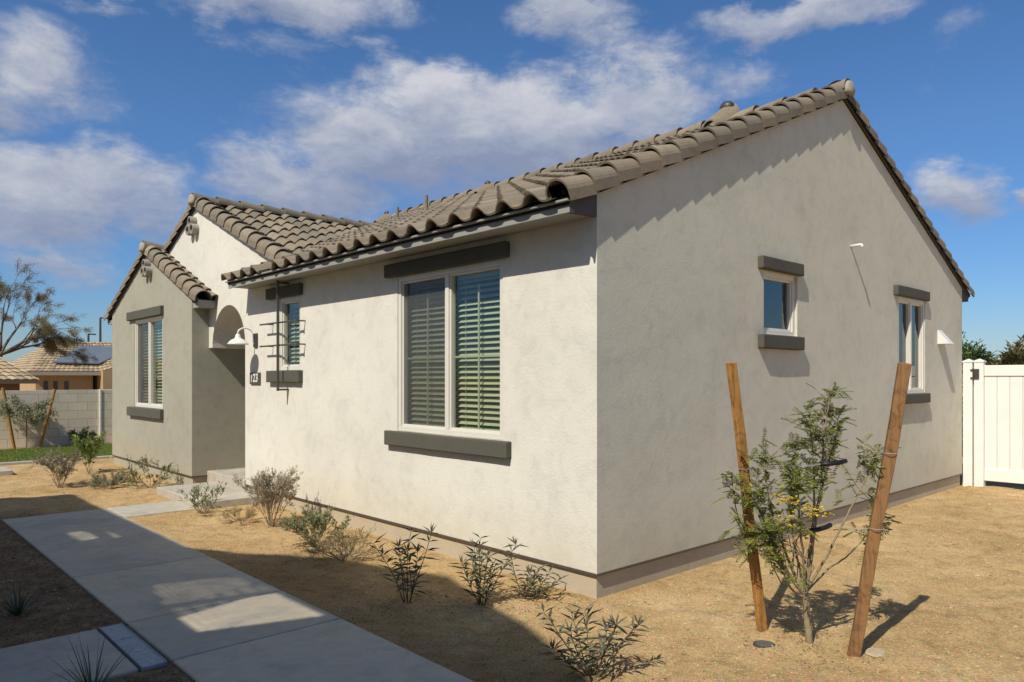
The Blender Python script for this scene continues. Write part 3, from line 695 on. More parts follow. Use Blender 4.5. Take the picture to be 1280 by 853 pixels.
# ---- windows
def window(f, rect, name='window', label=None, sashes=2, blind=True, screen=0, muntin=True, glass=GLASS, curtain=None, lintel=None, sill=None, lh=.145, sh=.15, rec=.03):
    a0, a1, z0, z1 = rect
    w = thing(name, label, None, parent=H) if True else None
    m = MB(); t = .045; d0, d1 = -rec - .05, -rec + .022
    m.mbox(f, a0, a1, z0, z0 + t, d0, d1); m.mbox(f, a0, a1, z1 - t, z1, d0, d1)
    m.mbox(f, a0, a0 + t, z0 + t, z1 - t, d0, d1); m.mbox(f, a1 - t, a1, z0 + t, z1 - t, d0, d1)
    mid = (a0 + a1) / 2
    if sashes == 2: m.mbox(f, mid - .026, mid + .026, z0 + t, z1 - t, d0, d1 - .004)
    # inner sash rims
    cells = [(a0 + t, mid - .026), (mid + .026, a1 - t)] if sashes == 2 else [(a0 + t, a1 - t)]
    for (c0, c1) in cells:
        s = .022; e0, e1 = d0, d1 - .018
        m.mbox(f, c0, c1, z0 + t, z0 + t + s, e0, e1); m.mbox(f, c0, c1, z1 - t - s, z1 - t, e0, e1)
        m.mbox(f, c0, c0 + s, z0 + t + s, z1 - t - s, e0, e1); m.mbox(f, c1 - s, c1, z0 + t + s, z1 - t - s, e0, e1)
    bevel(m.build('frame', VINYL, w, recalc=True), .003)
    for ci, (c0, c1) in enumerate(cells):
        s = .022; m = MB()
        m.poly([f(c0 + s - .004, z0 + t + s - .004, -rec - .032), f(c1 - s + .004, z0 + t + s - .004, -rec - .032), f(c1 - s + .004, z1 - t - s + .004, -rec - .032), f(c0 + s - .004, z1 - t - s + .004, -rec - .032)])
        m.build('pane', glass, w)
        if muntin:
            m = MB(); cm_ = (c0 + c1) / 2; zc = z0 + (z1 - z0) * .47
            m.mbox(f, cm_ - .009, cm_ + .009, z0 + t + s, z1 - t - s - .10, -rec - .052, -rec - .042); m.mbox(f, c0 + s, c1 - s, zc - .009, zc + .009, -rec - .053, -rec - .041)
            m.build('muntin', SLAT, w, recalc=True)
        if screen and ci == screen - 1:
            m = MB(); m.poly([f(c0 + .004, z0 + t + .004, -rec - .003), f(c1 - .004, z0 + t + .004, -rec - .003), f(c1 - .004, z1 - t - .004, -rec - .003), f(c0 + .004, z1 - t - .004, -rec - .003)]); m.build('insect_screen', SCREEN, w)
        if blind:
            m = MB(); n_ = int((z1 - z0 - .1) / .052); db = -rec - .115
            for k in range(n_):
                zc = z0 + .065 + k * .052 + U(-.002, .002); hd = .022; tz = .0155
                tl = U(-.002, .002)
                P = [f(c0 + .01, zc + tz, db - hd), f(c1 - .01, zc + tz + tl, db - hd), f(c1 - .01, zc - tz + tl, db + hd), f(c0 + .01, zc - tz, db + hd)]
                Q = [f(c0 + .01, zc + tz + .003, db - hd), f(c1 - .01, zc + tz + .003 + tl, db - hd), f(c1 - .01, zc - tz + .003 + tl, db + hd), f(c0 + .01, zc - tz + .003, db + hd)]
                m.hexa(P + Q, rnd())
            for lc in (c0 + .12, c1 - .12): m.mbox(f, lc - .002, lc + .002, z0 + .07, z1 - .06, db + .024, db + .026)
            m.mbox(f, c0 + .005, c1 - .005, z1 - t - .05, z1 - t - .006, db - .02, db + .02)
            m.build('blind', SLAT, w, recalc=True)
    m = MB()      # room niche behind
    e = .5
    for P in ([(a0, z0), (a1, z0), (a1, z1), (a0, z1)],):
        n = 4
        for i in range(4):
            p, q = P[i], P[(i + 1) % 4]; m.poly([f(*p, -.085), f(*q, -.085), f(*q, -e), f(*p, -e)])
        m.poly([f(*p, -e) for p in P])
    m.build('room_niche', ROOM, w)
    if curtain:
        m = MB(); c0, c1 = curtain; k = 26
        pr = [(c0 + (c1 - c0) * i / k, -.16 + .018 * math.sin(i * 1.55)) for i in range(k + 1)]
        for i in range(k): m.poly([f(pr[i][0], z0 + .02, pr[i][1]), f(pr[i + 1][0], z0 + .02, pr[i + 1][1]), f(pr[i + 1][0], z1 - .30, pr[i + 1][1]), f(pr[i][0], z1 - .30, pr[i][1])])
        m.build('curtain', CURT, w)
    # foam trim boxes
    def trimbox(r, nm, d=.058):
        b0, b1, y0, y1 = r; bm = bmesh.new(); n = 10
        pts = []
        for i in range(n + 1):
            tt = i / n; a = b0 + (b1 - b0) * tt
            j = lambda k: .0035 * noise.noise((a * 3, k * 7.7, y0 * 5))
            pts.append([bm.verts.new(f(a, y0 + j(1), -.01)), bm.verts.new(f(a, y1 + j(2), -.01)), bm.verts.new(f(a, y1 + j(3), d + j(4))), bm.verts.new(f(a, y0 + j(5), d + j(6)))])
        for i in range(n):
            for k in range(4): bm.faces.new([pts[i][k], pts[i][(k + 1) % 4], pts[i + 1][(k + 1) % 4], pts[i + 1][k]])
        bm.faces.new(pts[0][::-1]); bm.faces.new(pts[n]); bmesh.ops.recalc_face_normals(bm, faces=bm.faces)
        o = finish_bm(bm, nm, TRIM, w); bevel(o, .01, 3)
    if lintel: trimbox(lintel, 'lintel')
    if sill: trimbox(sill, 'sill', .064)
    return w
window(fX, WBIG, label='large two pane window with closed blinds near the house corner', screen=2, lintel=(.955, 2.79, 2.612, 2.745), sill=(.935, 2.775, .925, 1.068))
window(fX, WSM, label='small window with blinds behind the metal trellis', sashes=1, muntin=False, lintel=(4.64, 5.56, 2.606, 2.745), sill=(4.64, 5.53, 1.545, 1.694))
window(fW, WW, label='tall wing window with screen and blinds', screen=2, muntin=False, lintel=(8.90, 10.74, 2.616, 2.765), sill=(8.90, 10.70, .935, 1.092))
window(fY, S1, label='small square side window with blue reflective glass', sashes=1, blind=False, muntin=False, glass=GLASSB, lintel=(2.355, 3.20, 2.65, 2.775), sill=(2.355, 3.20, 1.885, 2.022), rec=.05)
window(fY, S2, label='narrow side window with grey curtain', sashes=2, blind=False, muntin=False, glass=GLASSB, curtain=(5.95, 6.42), lintel=(5.76, 6.93, 2.656, 2.785), sill=(5.76, 6.93, 1.265, 1.392), rec=.03)

# ---- gable clay vents (three barrels each)
CLAY = simple('vent_clay', (.33, .31, .26), .9, .15, 0, .08, 20, .3)
def gvent(f, a, z, label):
    v = thing('gable_vent', label, None, parent=H)
    for (da, dz_) in ((-.085, 0), (.085, 0), (0, .125)):
        bm = bmesh.new(); n = 18; R_, r_ = .078, .062; d1 = .10
        rings = []
        for (rr_, d) in ((R_, -.01), (R_, d1), (r_, d1), (r_, -.0)):
            rings.append([bm.verts.new(f(a + da + rr_ * math.cos(2 * math.pi * k / n), z + dz_ + rr_ * math.sin(2 * math.pi * k / n) * 1.02, d)) for k in range(n)])
        for i in range(3):
            for k in range(n): bm.faces.new([rings[i][k], rings[i][(k + 1) % n], rings[i + 1][(k + 1) % n], rings[i + 1][k]])
        bmesh.ops.recalc_face_normals(bm, faces=bm.faces)
        p = finish_bm(bm, 'clay_pipe', CLAY, v, smooth=False)
        d = MB(); d.poly([f(a + da + r_ * math.cos(2 * math.pi * k / n), z + dz_ + r_ * math.sin(2 * math.pi * k / n), .004) for k in range(n)]); d.build('pipe_opening', DARK, v)
gvent(fX, 8.20, 3.905, 'stack of three clay vent pipes on the white entry gable')
gvent(fW, 9.62, 3.38, 'stack of three clay vent pipes on the darker wing gable')

# ---- side wall fittings
m = MB(); m.tube([(4.47, 0, 3.12), (4.47, -.11, 3.125), (4.47, -.125, 3.12), (4.47, -.13, 3.085)], [.017, .017, .018, .018], 10); m.build('overflow_pipe', WHITE, H, smooth=True)
m = MB(); x0, x1, zt, zb, d = 7.40, 7.58, 2.285, 2.085, .16
m.v += [(x0, -.001, zt), (x1, -.001, zt), (x0, -.001, zb), (x1, -.001, zb), (x0, -d, zb), (x1, -d, zb)]
for fc in ((0, 1, 5, 4), (0, 4, 2), (1, 3, 5), (0, 2, 3, 1)): m.face(fc)
o = m.build('dryer_vent_hood', WHITE, H, recalc=True); so = o.modifiers.new('s', 'SOLIDIFY'); so.thickness = .006

# ---- things on the roof
def hood_vent(px, X):
    """raised barrel tile with a dark screened mouth"""
    pass
def onX(px, X):
    v = RT * ((px - 640) / FPX) + FW; t = (X - CAM.x) / v.x; return CAM.y + t * v.y
for px, X in ((479, 3.3), (605, 3.4), (902, 3.5)):
    y = onX(px, X); z = zm(X) + .05
    r = thing('roof_vent', None, None, (X, y, z + .05), 0, parent=H); k_ = .8 if px < 800 else 1.2; r.scale = (k_, k_, k_)
    m = MB(); NP = 12
    for (s0, s1) in ((-.25, .12),):
        n = 0
        for k in range(NP + 1):
            th = math.pi * k / NP
            for (s, rr_, up) in ((-.22, .085, .02), (.14, .11, .09), (-.22, .07, .02), (.14, .095, .09)):
                m.v.append((s, -math.cos(th) * rr_, s * SL + math.sin(th) * rr_ + up))
        for k in range(NP):
            q = k * 4; w = q + 4
            m.face((q, w, w + 1, q + 1), .6); m.face((q + 2, w + 2, w, q), .3); m.face((q + 3, w + 3, w + 1, q + 1), .3)
    m.build('vent_tile', TILE, r, smooth=True)
    bm = bmesh.new(); bmesh.ops.create_icosphere(bm, subdivisions=2, radius=.078)
    for v in bm.verts: v.co.x = v.co.x * .8 + .10; v.co.z = v.co.z * .9 + .20
    finish_bm(bm, 'vent_mouth', DARK, r, smooth=True)
for px, X, hh in ((496.5, 2.7, .22), (533, 2.7, .27)):
    y = onX(px, X); z = zm(X) + .03
    m = MB(); m.tube([(X, y, z - .1), (X, y, z + hh + .05)], .028, 14); m.tube([(X, y, z - .02), (X, y, z + .10)], [.075, .036], 14)
    m.build('vent_pipe', TILE, H)

# ------------------------------------------------------------------ wall lamp
LY, LX = 5.965, -.25
t = thing('wall_lamp', 'white gooseneck barn lamp on the front wall beside the arch', 'wall lamp', (0, LY, 2.03))
m = MB(); m.box(-.022, -.001, -.055, .055, -.02, .165); bevel(m.build('back_plate', DARK, t), .004)
m = MB()
pts = [(-.03, 0, .02), (-.05, 0, .09), (-.055, 0, .16)] + [(-.055 - .0975 + .0975 * math.cos(a), 0, .16 + .07 * math.sin(a)) for a in [math.pi * k / 10 for k in range(1, 11)]] + [(-.25, 0, .12)]
m.tube(pts, .011, 10); m.build('gooseneck_arm', WHITE, t, smooth=True)
prof = [(.018, .150), (.030, .135), (.034, .105), (.050, .085), (.075, .075), (.105, .055), (.122, .030), (.135, .020), (.135, .010), (.120, .018), (.10, .045), (.04, .07)]
m = MB(); n = 28
for (r_, z) in prof:
    for k in range(n): m.v.append((LX + r_ * math.cos(2 * math.pi * k / n), r_ * math.sin(2 * math.pi * k / n), z))
for i in range(len(prof) - 1):
    for k in range(n): m.face((i * n + k, i * n + (k + 1) % n, (i + 1) * n + (k + 1) % n, (i + 1) * n + k))
m.build('lamp_shade', WHITE, t, smooth=True)
# address plaque 123
t = thing('address_plaque', 'dark plaque with white house number 123 under the wall lamp', 'house number', (0, 5.975, 1.597))
m = MB(); m.box(-.022, -.001, -.155, .155, -.08, .075); bevel(m.build('plaque_board', BRONZE, t), .004)
cu = bpy.data.curves.new('numerals', 'FONT'); cu.body = '123'; cu.size = .155; cu.align_x = 'CENTER'; cu.align_y = 'CENTER'; cu.extrude = .003; cu.offset = .0025; cu.space_character = 1.05
to = bpy.data.objects.new('numerals', cu); COL.objects.link(to); cu.materials.append(WHITE); nm = bpy.data.meshes.new_from_object(to); bpy.data.objects.remove(to); to = bpy.data.objects.new('numerals', nm); COL.objects.link(to)
to.parent = t; to.location = (-.026, 0, -.002); to.rotation_euler = (math.radians(90), 0, math.radians(-90))
# trellis
t = thing('metal_trellis', 'thin dark metal trellis bracket standing off the wall before the small window', 'trellis', (0, 5.0, 0))
m = MB(); m.box(-.155, -.130, .005, .028, 1.44, 2.80); m.build('upright', BRONZE, t)
for zz in (1.445, 2.765):
    m = MB(); m.box(-.13, -.001, .006, .027, zz, zz + .023); m.build('standoff_arm', BRONZE, t)
for zz in (2.285, 2.005):
    m = MB(); m.tube([(-.11, .60, zz), (-.11, -.42, zz)], .011, 8); m.tube([(-.11, -.42, zz - .02), (-.11, -.42, zz + .02)], .015, 8)
    m.build('crossbar', BRONZE, t)
    for yy in (.45, -.42):
        m = MB(); m.tube([(0, yy, zz), (-.11, yy, zz)], .009, 8); m.build('crossbar_standoff', BRONZE, t)

# ------------------------------------------------------------------ vinyl fence and gate at the far corner
t = thing('vinyl_gate_fence', 'white vinyl privacy gate with black hinge at the house corner', 'gate', (8.56, 0, 0))
def post(y, w=.127):
    m = MB(); m.box(-w / 2, w / 2, y - w / 2, y + w / 2, -.1, 1.835); o = m.build('post', FENCEV, t); bevel(o, .006)
    m = MB(); m.box(-w / 2 - .008, w / 2 + .008, y - w / 2 - .008, y + w / 2 + .008, 1.836, 1.856)
    q = w / 2 + .004; z = 1.857
    m.v += [(-q, y - q, z), (q, y - q, z), (q, y + q, z), (-q, y + q, z), (0, y, z + .035)]; b0 = len(m.v) - 5
    for f_ in ((0, 1, 4), (1, 2, 4), (2, 3, 4), (3, 0, 4)): m.face([b0 + i for i in f_])
    m.build('post_cap', FENCEV, o)
post(-.075); post(-.222)
m = MB(); m.box(-.03, .03, -3.8, -.287, 1.63, 1.79); m.box(-.03, .03, -3.8, -.287, .06, .24); bevel(m.build('rail', FENCEV, t), .006)
m = MB(); y = -.287
while y > -3.75:
    m.box(-.012, .012, y - .158, y - .004, .235, 1.635); m.box(-.008, .008, y - .004, y, .235, 1.635); y -= .162
bevel(m.build('panel_boards', FENCEV, t), .003)
post(-3.87)
m = MB()
for zz in (1.60, 1.72): m.box(-.078, -.064, -.155, -.115, zz - .012, zz + .012)
m.box(-.080, -.064, -.23, -.165, 1.585, 1.735); m.box(-.085, -.066, -.160, -.148, 1.57, 1.75); m.build('hinge', DARK, t)

# ------------------------------------------------------------------ block wall, turf, kerb behind
slabs([(-14, -.02, 12.90, 13.02), (-.02, 5, 12.88, 13.0)], -.15, .02, 'turf_kerb', CONCL, 'pale concrete mow kerb along the front of the turf')
m = MB(); m.box(-14, 5, 13.025, 16.05, -.1, .012); tag(m.build('turf_strip', TURF), 'flat green artificial turf strip before the block wall', None, None, 'structure')
gm = MB()
for _ in range(26000):
    x, y = U(-2.6, 1.2), U(13.05, 16.0); h = U(.018, .04); a = U(0, 6.28); w = .006; lx, ly = U(-.015, .015), U(-.015, .015)
    gm.poly([(x - w * math.cos(a), y - w * math.sin(a), .01), (x + w * math.cos(a), y + w * math.sin(a), .01), (x + lx, y + ly, .01 + h)], rnd())
tag(gm.build('grass', leafmat('turf_blade', (.07, .10, .012), (.22, .28, .05))), 'short green grass blades of the turf strip', None, None, 'stuff')
t = thing('block_wall', 'tan painted concrete block garden wall behind the turf', 'wall', (0, 16.6, 0))
m = MB(); m.box(-14, .70, 0, .2, -.2, 1.31); m.box(1.12, 4, .25, .4, -.2, 1.31); m.build('wall_panel', CMU, t)
m = MB(); m.box(.70, 1.10, -.03, .37, -.2, 1.31); bevel(m.build('pillar', CMU, t), .004)
m = MB(); m.box(.665, .70, -.05, -.001, -.02, 1.33); m.build('edge_trim', FENCEV, t)
# small utility pad at far left
m = MB(); m.box(-2.55, -1.93, 11.2, 11.9, -.05, .05); o = m.build('utility_pad', CONCL); bevel(o, .01); tag(o, 'small pale concrete utility pad near the turf kerb at far left', 'concrete pad')

# ------------------------------------------------------------------ houses beyond the wall
RB = tilemat('pale_tile', (.40, .31, .20)); TANW = simple('tan_stucco', (.42, .29, .165), .95, .1, 0, .06, 2, .2); WDK = simple('dark_window', (.05, .055, .055), .2, .6)  # WDK: plain dark glass for the other houses' windows
def ribbed(mb, A, B, Cc, Dd, n, amp=.05):
    """ribbed roof sheet: eave A-B, ridge D-C"""
    A, B, Cc, Dd = map(Vector, (A, B, Cc, Dd)); nr = (B - A).cross(Dd - A).normalized()
    if nr.z < 0: nr = -nr
    rows = max(4, int((Dd - A).length / .37))
    for j in range(rows):
        for i in range(n):
            r = rnd()
            for k in range(4):
                ta, tb = (i + k / 4) / n, (i + (k + 1) / 4) / n
                ha, hb = amp * math.sin(math.pi * (k / 4)), amp * math.sin(math.pi * ((k + 1) / 4))
                s0, s1 = j / rows, (j + 1) / rows
                def P(t_, s_, h_): return A.lerp(B, t_).lerp(Dd.lerp(Cc, t_), s_) + nr * h_
                mb.poly([P(ta, s0, ha + .03), P(tb, s0, hb + .03), P(tb, s1, hb), P(ta, s1, ha)], r)
                mb.poly([P(ta, s0, ha - .03), P(tb, s0, hb - .03), P(tb, s0, hb + .03), P(ta, s0, ha + .03)], r * .3)
t = thing('tan_house', 'tan stucco house with hip roof and solar panels beyond the block wall', 'house', (0, 0, 0))
m = MB(); m.box(2.45, 4.7, 34.5, 41, -.5, 1.80); m.box(4.9, 12, 33.6, 41, -.5, 1.95); m.build('wall', TANW, t)
m = MB()
ribbed(m, (2.06, 34, 1.88), (4.86, 34, 1.88), (5.6, 38.5, 3.42), (3.9, 38.5, 3.42), 14, .025)
ribbed(m, (4.86, 34, 1.88), (7.2, 34.2, 2.55), (7.6, 38.5, 3.46), (5.6, 38.5, 3.42), 12, .025)
ribbed(m, (2.06, 43, 1.88), (2.06, 34, 1.88), (3.9, 38.5, 3.42), (3.9, 38.5, 3.42), 30, .025)
ribbed(m, (7.2, 34.2, 2.55), (12, 34.2, 2.55), (12, 38.5, 3.46), (7.6, 38.5, 3.46), 20, .025)
m.build('roof', RB, t)
m = MB(); m.box(2.04, 4.88, 33.93, 33.99, 1.72, 1.88); m.hexa([(4.88, 33.93, 1.72), (7.2, 34.1, 2.39), (7.2, 34.16, 2.39), (4.88, 33.99, 1.72), (4.88, 33.93, 1.88), (7.2, 34.1, 2.55), (7.2, 34.16, 2.55), (4.88, 33.99, 1.88)]); m.box(2.2, 4.8, 34.0, 34.5, 1.75, 1.80)
m.build('fascia', simple('far_fascia', (.42, .37, .28), .8, .2), t)
m = MB()
for xx in (2.75, 3.12, 3.55):
    m = MB(); m.box(xx, xx + .16, 34.47, 34.495, .85, 1.45); m.build('window', WDK, t)
def plane_pt(x, y): return (x, y, 1.88 + (y - 34) * (1.54 / 4.5) + .12)
m = MB()
m.hexa([plane_pt(3.15, 34.8), plane_pt(5.0, 34.7), plane_pt(7.3, 37.3), plane_pt(4.8, 37.3)] + [(x, y, z + .06) for x, y, z in (plane_pt(3.15, 34.8), plane_pt(5.0, 34.7), plane_pt(7.3, 37.3), plane_pt(4.8, 37.3))])
m.build('solar_panel', SOLAR, t, recalc=True)
t = thing('far_left_house', 'brown walled house with pale ribbed tile roof at far left beyond the block wall', 'house', (0, 0, 0))
m = MB(); m.box(-8, .75, 27.5, 31, -.5, 1.45); m.build('wall', simple('brown_stucco', (.16, .10, .06), .95, .1), t)
m = MB(); ribbed(m, (-8, 27, 1.52), (1.22, 27, 1.52), (.3, 29.6, 2.42), (-8, 29.6, 2.42), 36, .035); ribbed(m, (1.22, 27, 1.52), (1.22, 32, 1.52), (.3, 29.6, 2.42), (.3, 29.6, 2.42), 16); m.build('roof', RB, t)
m = MB(); m.box(-8, 1.2, 26.95, 27.0, 1.40, 1.52); m.build('fascia', simple('far_fascia_brown', (.13, .09, .06), .8, .2), t)
# light poles
for i, (x, z1, lb) in enumerate(((17.18, 6.5, 'shorter of two slender dark light poles beyond the tan house'), (18.39, 8.4, 'taller of two slender dark light poles beyond the tan house'))):
    t = thing('light_pole', lb, 'street light', (x, 90, 0), 0, 'light poles on the skyline')
    m = MB(); m.tube([(0, 0, 0), (0, 0, z1)], [.17, .11], 8); m.build('pole', DARK, t)
    m = MB(); m.box(-.05, .75, -.1, .1, z1 - .02, z1 + .12); m.build('lamp_head', DARK, t)

# ------------------------------------------------------------------ foliage helpers
def leaf(mb, p, d, up_, L, W, r, fold=.25):
    d = d.normalized(); s = d.cross(up_)
    if s.length < 1e-4: s = Vector((1, 0, 0))
    s.normalize(); n = s.cross(d).normalized()
    a = p + d * L * .42 + s * W * .5 + n * W * fold; b = p + d * L * .42 - s * W * .5 + n * W * fold; c = p + d * L + n * (-L * .08)
    i = len(mb.v); mb.v += [tuple(p), tuple(a), tuple(c), tuple(b)]; mb.face((i, i + 1, i + 2), r); mb.face((i, i + 2, i + 3), r * .9)
def rv(k=1.): return Vector((U(-k, k), U(-k, k), U(-k, k)))
def grow(mb, p, d, L, r, depth, out, spread=.6, curl=.15, kids=3, gravity=0., n=5, ratio=.66, segs=4, minr=.0012):
    pts = [p.copy()]; rad = [r]; q = p.copy(); dd_ = d.normalized()
    for i in range(segs):
        dd_ = (dd_ + rv(curl) + Vector((0, 0, -gravity))).normalized(); q = q + dd_ * (L / segs); pts.append(q.copy()); rad.append(max(r * (1 - .55 * (i + 1) / segs), minr))
        out.append((q.copy(), dd_.copy(), depth))
    mb.tube(pts, rad, n, cap=False)
    if depth > 0:
        for k in range(kids):
            i = random.randint(max(1, segs // 2), segs); a = pts[i]
            grow(mb, a, (dd_ + rv(spread)).normalized(), L * ratio * U(.75, 1.2), max(rad[i] * .7, minr), depth - 1, out, spread, curl, kids, gravity, n, ratio, segs, minr)
def shrub(name, label, cat, x, y, h, w, stems, leafm, nl, LL, LW, depth=2, kids=3, group=None, lean=.5, gravity=0., twig=None, lo=.15, spread=.55, upd=.3, clumpleaf=True, rad=.005, rz=None):
    z = gh(x, y); t = thing(name, label, cat, (x, y, z), 0, group)
    st = MB(); out = []
    for k in range(stems):
        an = 2 * math.pi * k / stems + U(-.4, .4); tilt = U(.15, 1) * lean * w / h * 1.3
        d = Vector((math.cos(an) * tilt, math.sin(an) * tilt, 1))
        grow(st, Vector((math.cos(an) * .015, math.sin(an) * .015, -.02)), d, h * .62, rad * U(.8, 1.2), depth, out, spread, .12, kids, gravity, 4, .58)
    st.build('stems', twig or TWIG, t)
    lm = MB(); out2 = [o_ for o_ in out if o_[0].z > lo * h]
    for _ in range(nl):
        p, d, dp = random.choice(out2); cl_ = .5 + .5 * noise.noise(p * 9 / max(h, .1))
        leaf(lm, p + rv(.012), (d * .7 + rv(.8) + Vector((0, 0, upd))), Vector((0, 0, 1)), LL * U(.6, 1.25), LW * U(.7, 1.2), min(1, max(0, cl_ * .7 + rnd() * .3)))
    lm.build('foliage', leafm, t)
    return t
GREY = leafmat('grey_sage_leaf', (.17, .15, .10), (.38, .35, .26), .7, .15)
PURP = leafmat('grey_purple_leaf', (.28, .235, .165), (.50, .44, .33), .7, .12)
OLIVE = leafmat('olive_leaf', (.085, .10, .042), (.24, .255, .12), .6, .2)
GREEN = leafmat('fresh_green_leaf', (.10, .16, .03), (.26, .34, .08), .5, .3)
DKGR = leafmat('dark_green_leaf', (.028, .04, .022), (.11, .125, .07), .5, .15)
STRAW = leafmat('straw_leaf', (.25, .19, .08), (.47, .39, .20), .7, .2)
SILV = leafmat('silver_leaf', (.20, .20, .13), (.42, .42, .29), .6, .2)
VIOL = leafmat('violet_petal', (.16, .11, .26), (.32, .24, .45), .5, .3)
YEL = leafmat('yellow_petal', (.62, .42, .02), (.80, .60, .05), .5, .3)

# planting row along the house
shrub('dry_shrub', 'rounded grey twiggy shrub in front of the turf at left', 'shrub', -1.66, 9.1, .50, .5, 11, GREY, 3200, .034, .013, 3, 3, lean=.7)
t = shrub('leafy_plant', 'upright fresh green plant with orange tip in front of the turf', 'plant', -.92, 10.6, .62, .3, 6, GREEN, 750, .075, .032, 2, 3, lean=.6)
shrub('green_bush', 'small green bush on far side of turf before block wall', 'shrub', .20, 16.2, .42, .42, 8, OLIVE, 1000, .08, .035, 2, 3, lean=.9)
shrub('low_grey_shrub', 'low spreading grey green shrub left of the wing corner', 'shrub', -1.12, 8.62, .30, .6, 14, SILV, 2600, .036, .010, 2, 4, lean=1.1)
shrub('oleander_plant', 'dark leaved shrub standing against the wing base', 'shrub', -.66, 8.15, .40, .45, 9, OLIVE, 380, .085, .018, 2, 3, lean=.9)
shrub('sparse_desert_shrub', 'sparse crooked shrub with narrow leaves beside the entry path', 'shrub', -.92, 5.38, .36, .45, 7, OLIVE, 260, .07, .016, 2, 3, lean=.9)
shrub('grey_purple_shrub', 'tall bushy grey purple shrub before the lamp wall', 'shrub', -.60, 4.20, .53, .42, 17, PURP, 5200, .026, .012, 3, 4, lean=.62, lo=.03, spread=.5, upd=.9)
shrub('straw_grass', 'dry straw coloured grass clump beside the grey purple shrub', 'grass clump', -.78, 4.60, .24, .6, 18, STRAW, 480, .05, .006, 1, 3, lean=1.3)
shrub('spreading_green_shrub', 'wide low green shrub with small dense leaves under the wall', 'shrub', -.74, 2.92, .36, .55, 16, leafmat('mid_green_leaf', (.17, .18, .08), (.36, .36, .19), .6, .2), 2000, .038, .017, 2, 4, lean=1.0)
shrub('straw_weed', 'dry yellow straw plant right of the spreading green shrub', 'plant', -.80, 2.28, .32, .55, 26, STRAW, 800, .045, .007, 2, 3, lean=1.3, spread=.5)

def ruellia(label, x, y, h, canes, w, flowers=0, nl=20, LLs=.085, tilt_bias=(0, 0)):
    z = gh(x, y); t = thing('flowering_plant', label, 'plant', (x, y, z), 0, 'dark leaved flowering plants along the house')
    st, lv, fl = MB(), MB(), MB()
    for k in range(canes):
        an = 2 * math.pi * k / canes + U(-.5, .5); tl = U(.1, 1.) * w / h
        d = Vector((math.cos(an) * tl + tilt_bias[0], math.sin(an) * tl + tilt_bias[1], 1)).normalized(); L = h * U(.6, 1.12)
        p = Vector((math.cos(an) * .02, math.sin(an) * .02, -.02)); pts = [p.copy()]; S = 9
        for i in range(S):
            d = (d + rv(.09)).normalized(); p = p + d * L / S; pts.append(p.copy())
            if i > 0:
                a0 = U(0, 6.28)
                for s in range(3 if i > 4 else 2):
                    a = a0 + s * math.pi * .8 + U(-.4, .4); ld_ = Vector((math.cos(a), math.sin(a), U(-.1, .9)))
                    leaf(lv, p, ld_, Vector((0, 0, 1)), LLs * U(.6, 1.2), .019 * U(.7, 1.2), rnd(), .3)
        if rnd() < .7:
            for s in range(4):
                leaf(lv, p, Vector((U(-.6, .6), U(-.6, .6), 1)), Vector((0, 1, 0)), LLs * .7, .012, rnd())
        st.tube(pts, [.0042 * (1 - .06 * i) for i in range(len(pts))], 5)
        if flowers > 0 and k < flowers:
            fl = MB()
            for s in range(5):
                a = s * 1.256; leaf(fl, p + Vector((0, 0, .01)), Vector((math.cos(a), math.sin(a), .5)), Vector((0, 0, 1)), .022, .02, rnd())
            fl.build('flower', VIOL, t)
    st.build('stems', simple('cane_bark', (.10, .085, .05), .8, .2) if not bpy.data.materials.get('cane_bark') else bpy.data.materials['cane_bark'], t)
    lv.build('leaves', DKGR2, t)
    return t
DKGR2 = leafmat('narrow_dark_leaf', (.06, .06, .035), (.22, .215, .13), .5, .15)
ruellia('tall dark leaved plant with violet flowers, leftmost of the four by the walkway', -1.10, .86, .58, 7, .34, 3, LLs=.115)
ruellia('dark leaved plant with dense upright stems under the big window', -.74, .45, .46, 9, .26, 0, LLs=.115)
ruellia('pale sprawling plant leaning along the ground near the wall corner', -.38, .36, .34, 7, .42, 0, LLs=.10, tilt_bias=(.3, -.6))
ruellia('plant with narrow leaves nearest the camera at bottom centre', -1.10, -.92, .43, 9, .36, 1, LLs=.11)

def strap(label, x, y, h, n, w):
    z = gh(x, y); t = thing('grassy_yucca', label, 'plant', (x, y, z), 0, 'strap leaved plants in the left bed')
    m = MB()
    for k in range(n):
        an = U(0, 6.28); tl = U(.05, 1.0); L = h * U(.6, 1.1); d = Vector((math.cos(an) * tl, math.sin(an) * tl, 1)).normalized(); p = Vector((math.cos(an) * .012, math.sin(an) * .012, 0)); sd = d.cross(Vector((0, 0, 1))).normalized()
        prev = None; S = 6; r = rnd()
        for i in range(S + 1):
            ww = w * (1 - (i / S) ** 1.6) + .0006; a, b = p - sd * ww, p + sd * ww; c = p - d.cross(sd) * ww * .5
            if prev: m.poly([prev[0], prev[1], c, a], r); m.poly([prev[1], prev[2], b, c], r)
            prev = (a, c, b); d = (d + Vector((math.cos(an) * .05 * tl, math.sin(an) * .05 * tl, -.05 * tl))).normalized(); p = p + d * L / S
    m.build('leaves', leafmat('strap_leaf', (.035, .05, .035), (.12, .15, .10), .4, .1) if not bpy.data.materials.get('strap_leaf') else bpy.data.materials['strap_leaf'], t)
strap('small spiky strap leaved plant in the brown bed left of walkway', -3.24, 2.40, .27, 34, .0065)
strap('spiky strap leaved plant in front of the side path at bottom left', -3.20, .62, .34, 20, .0048)

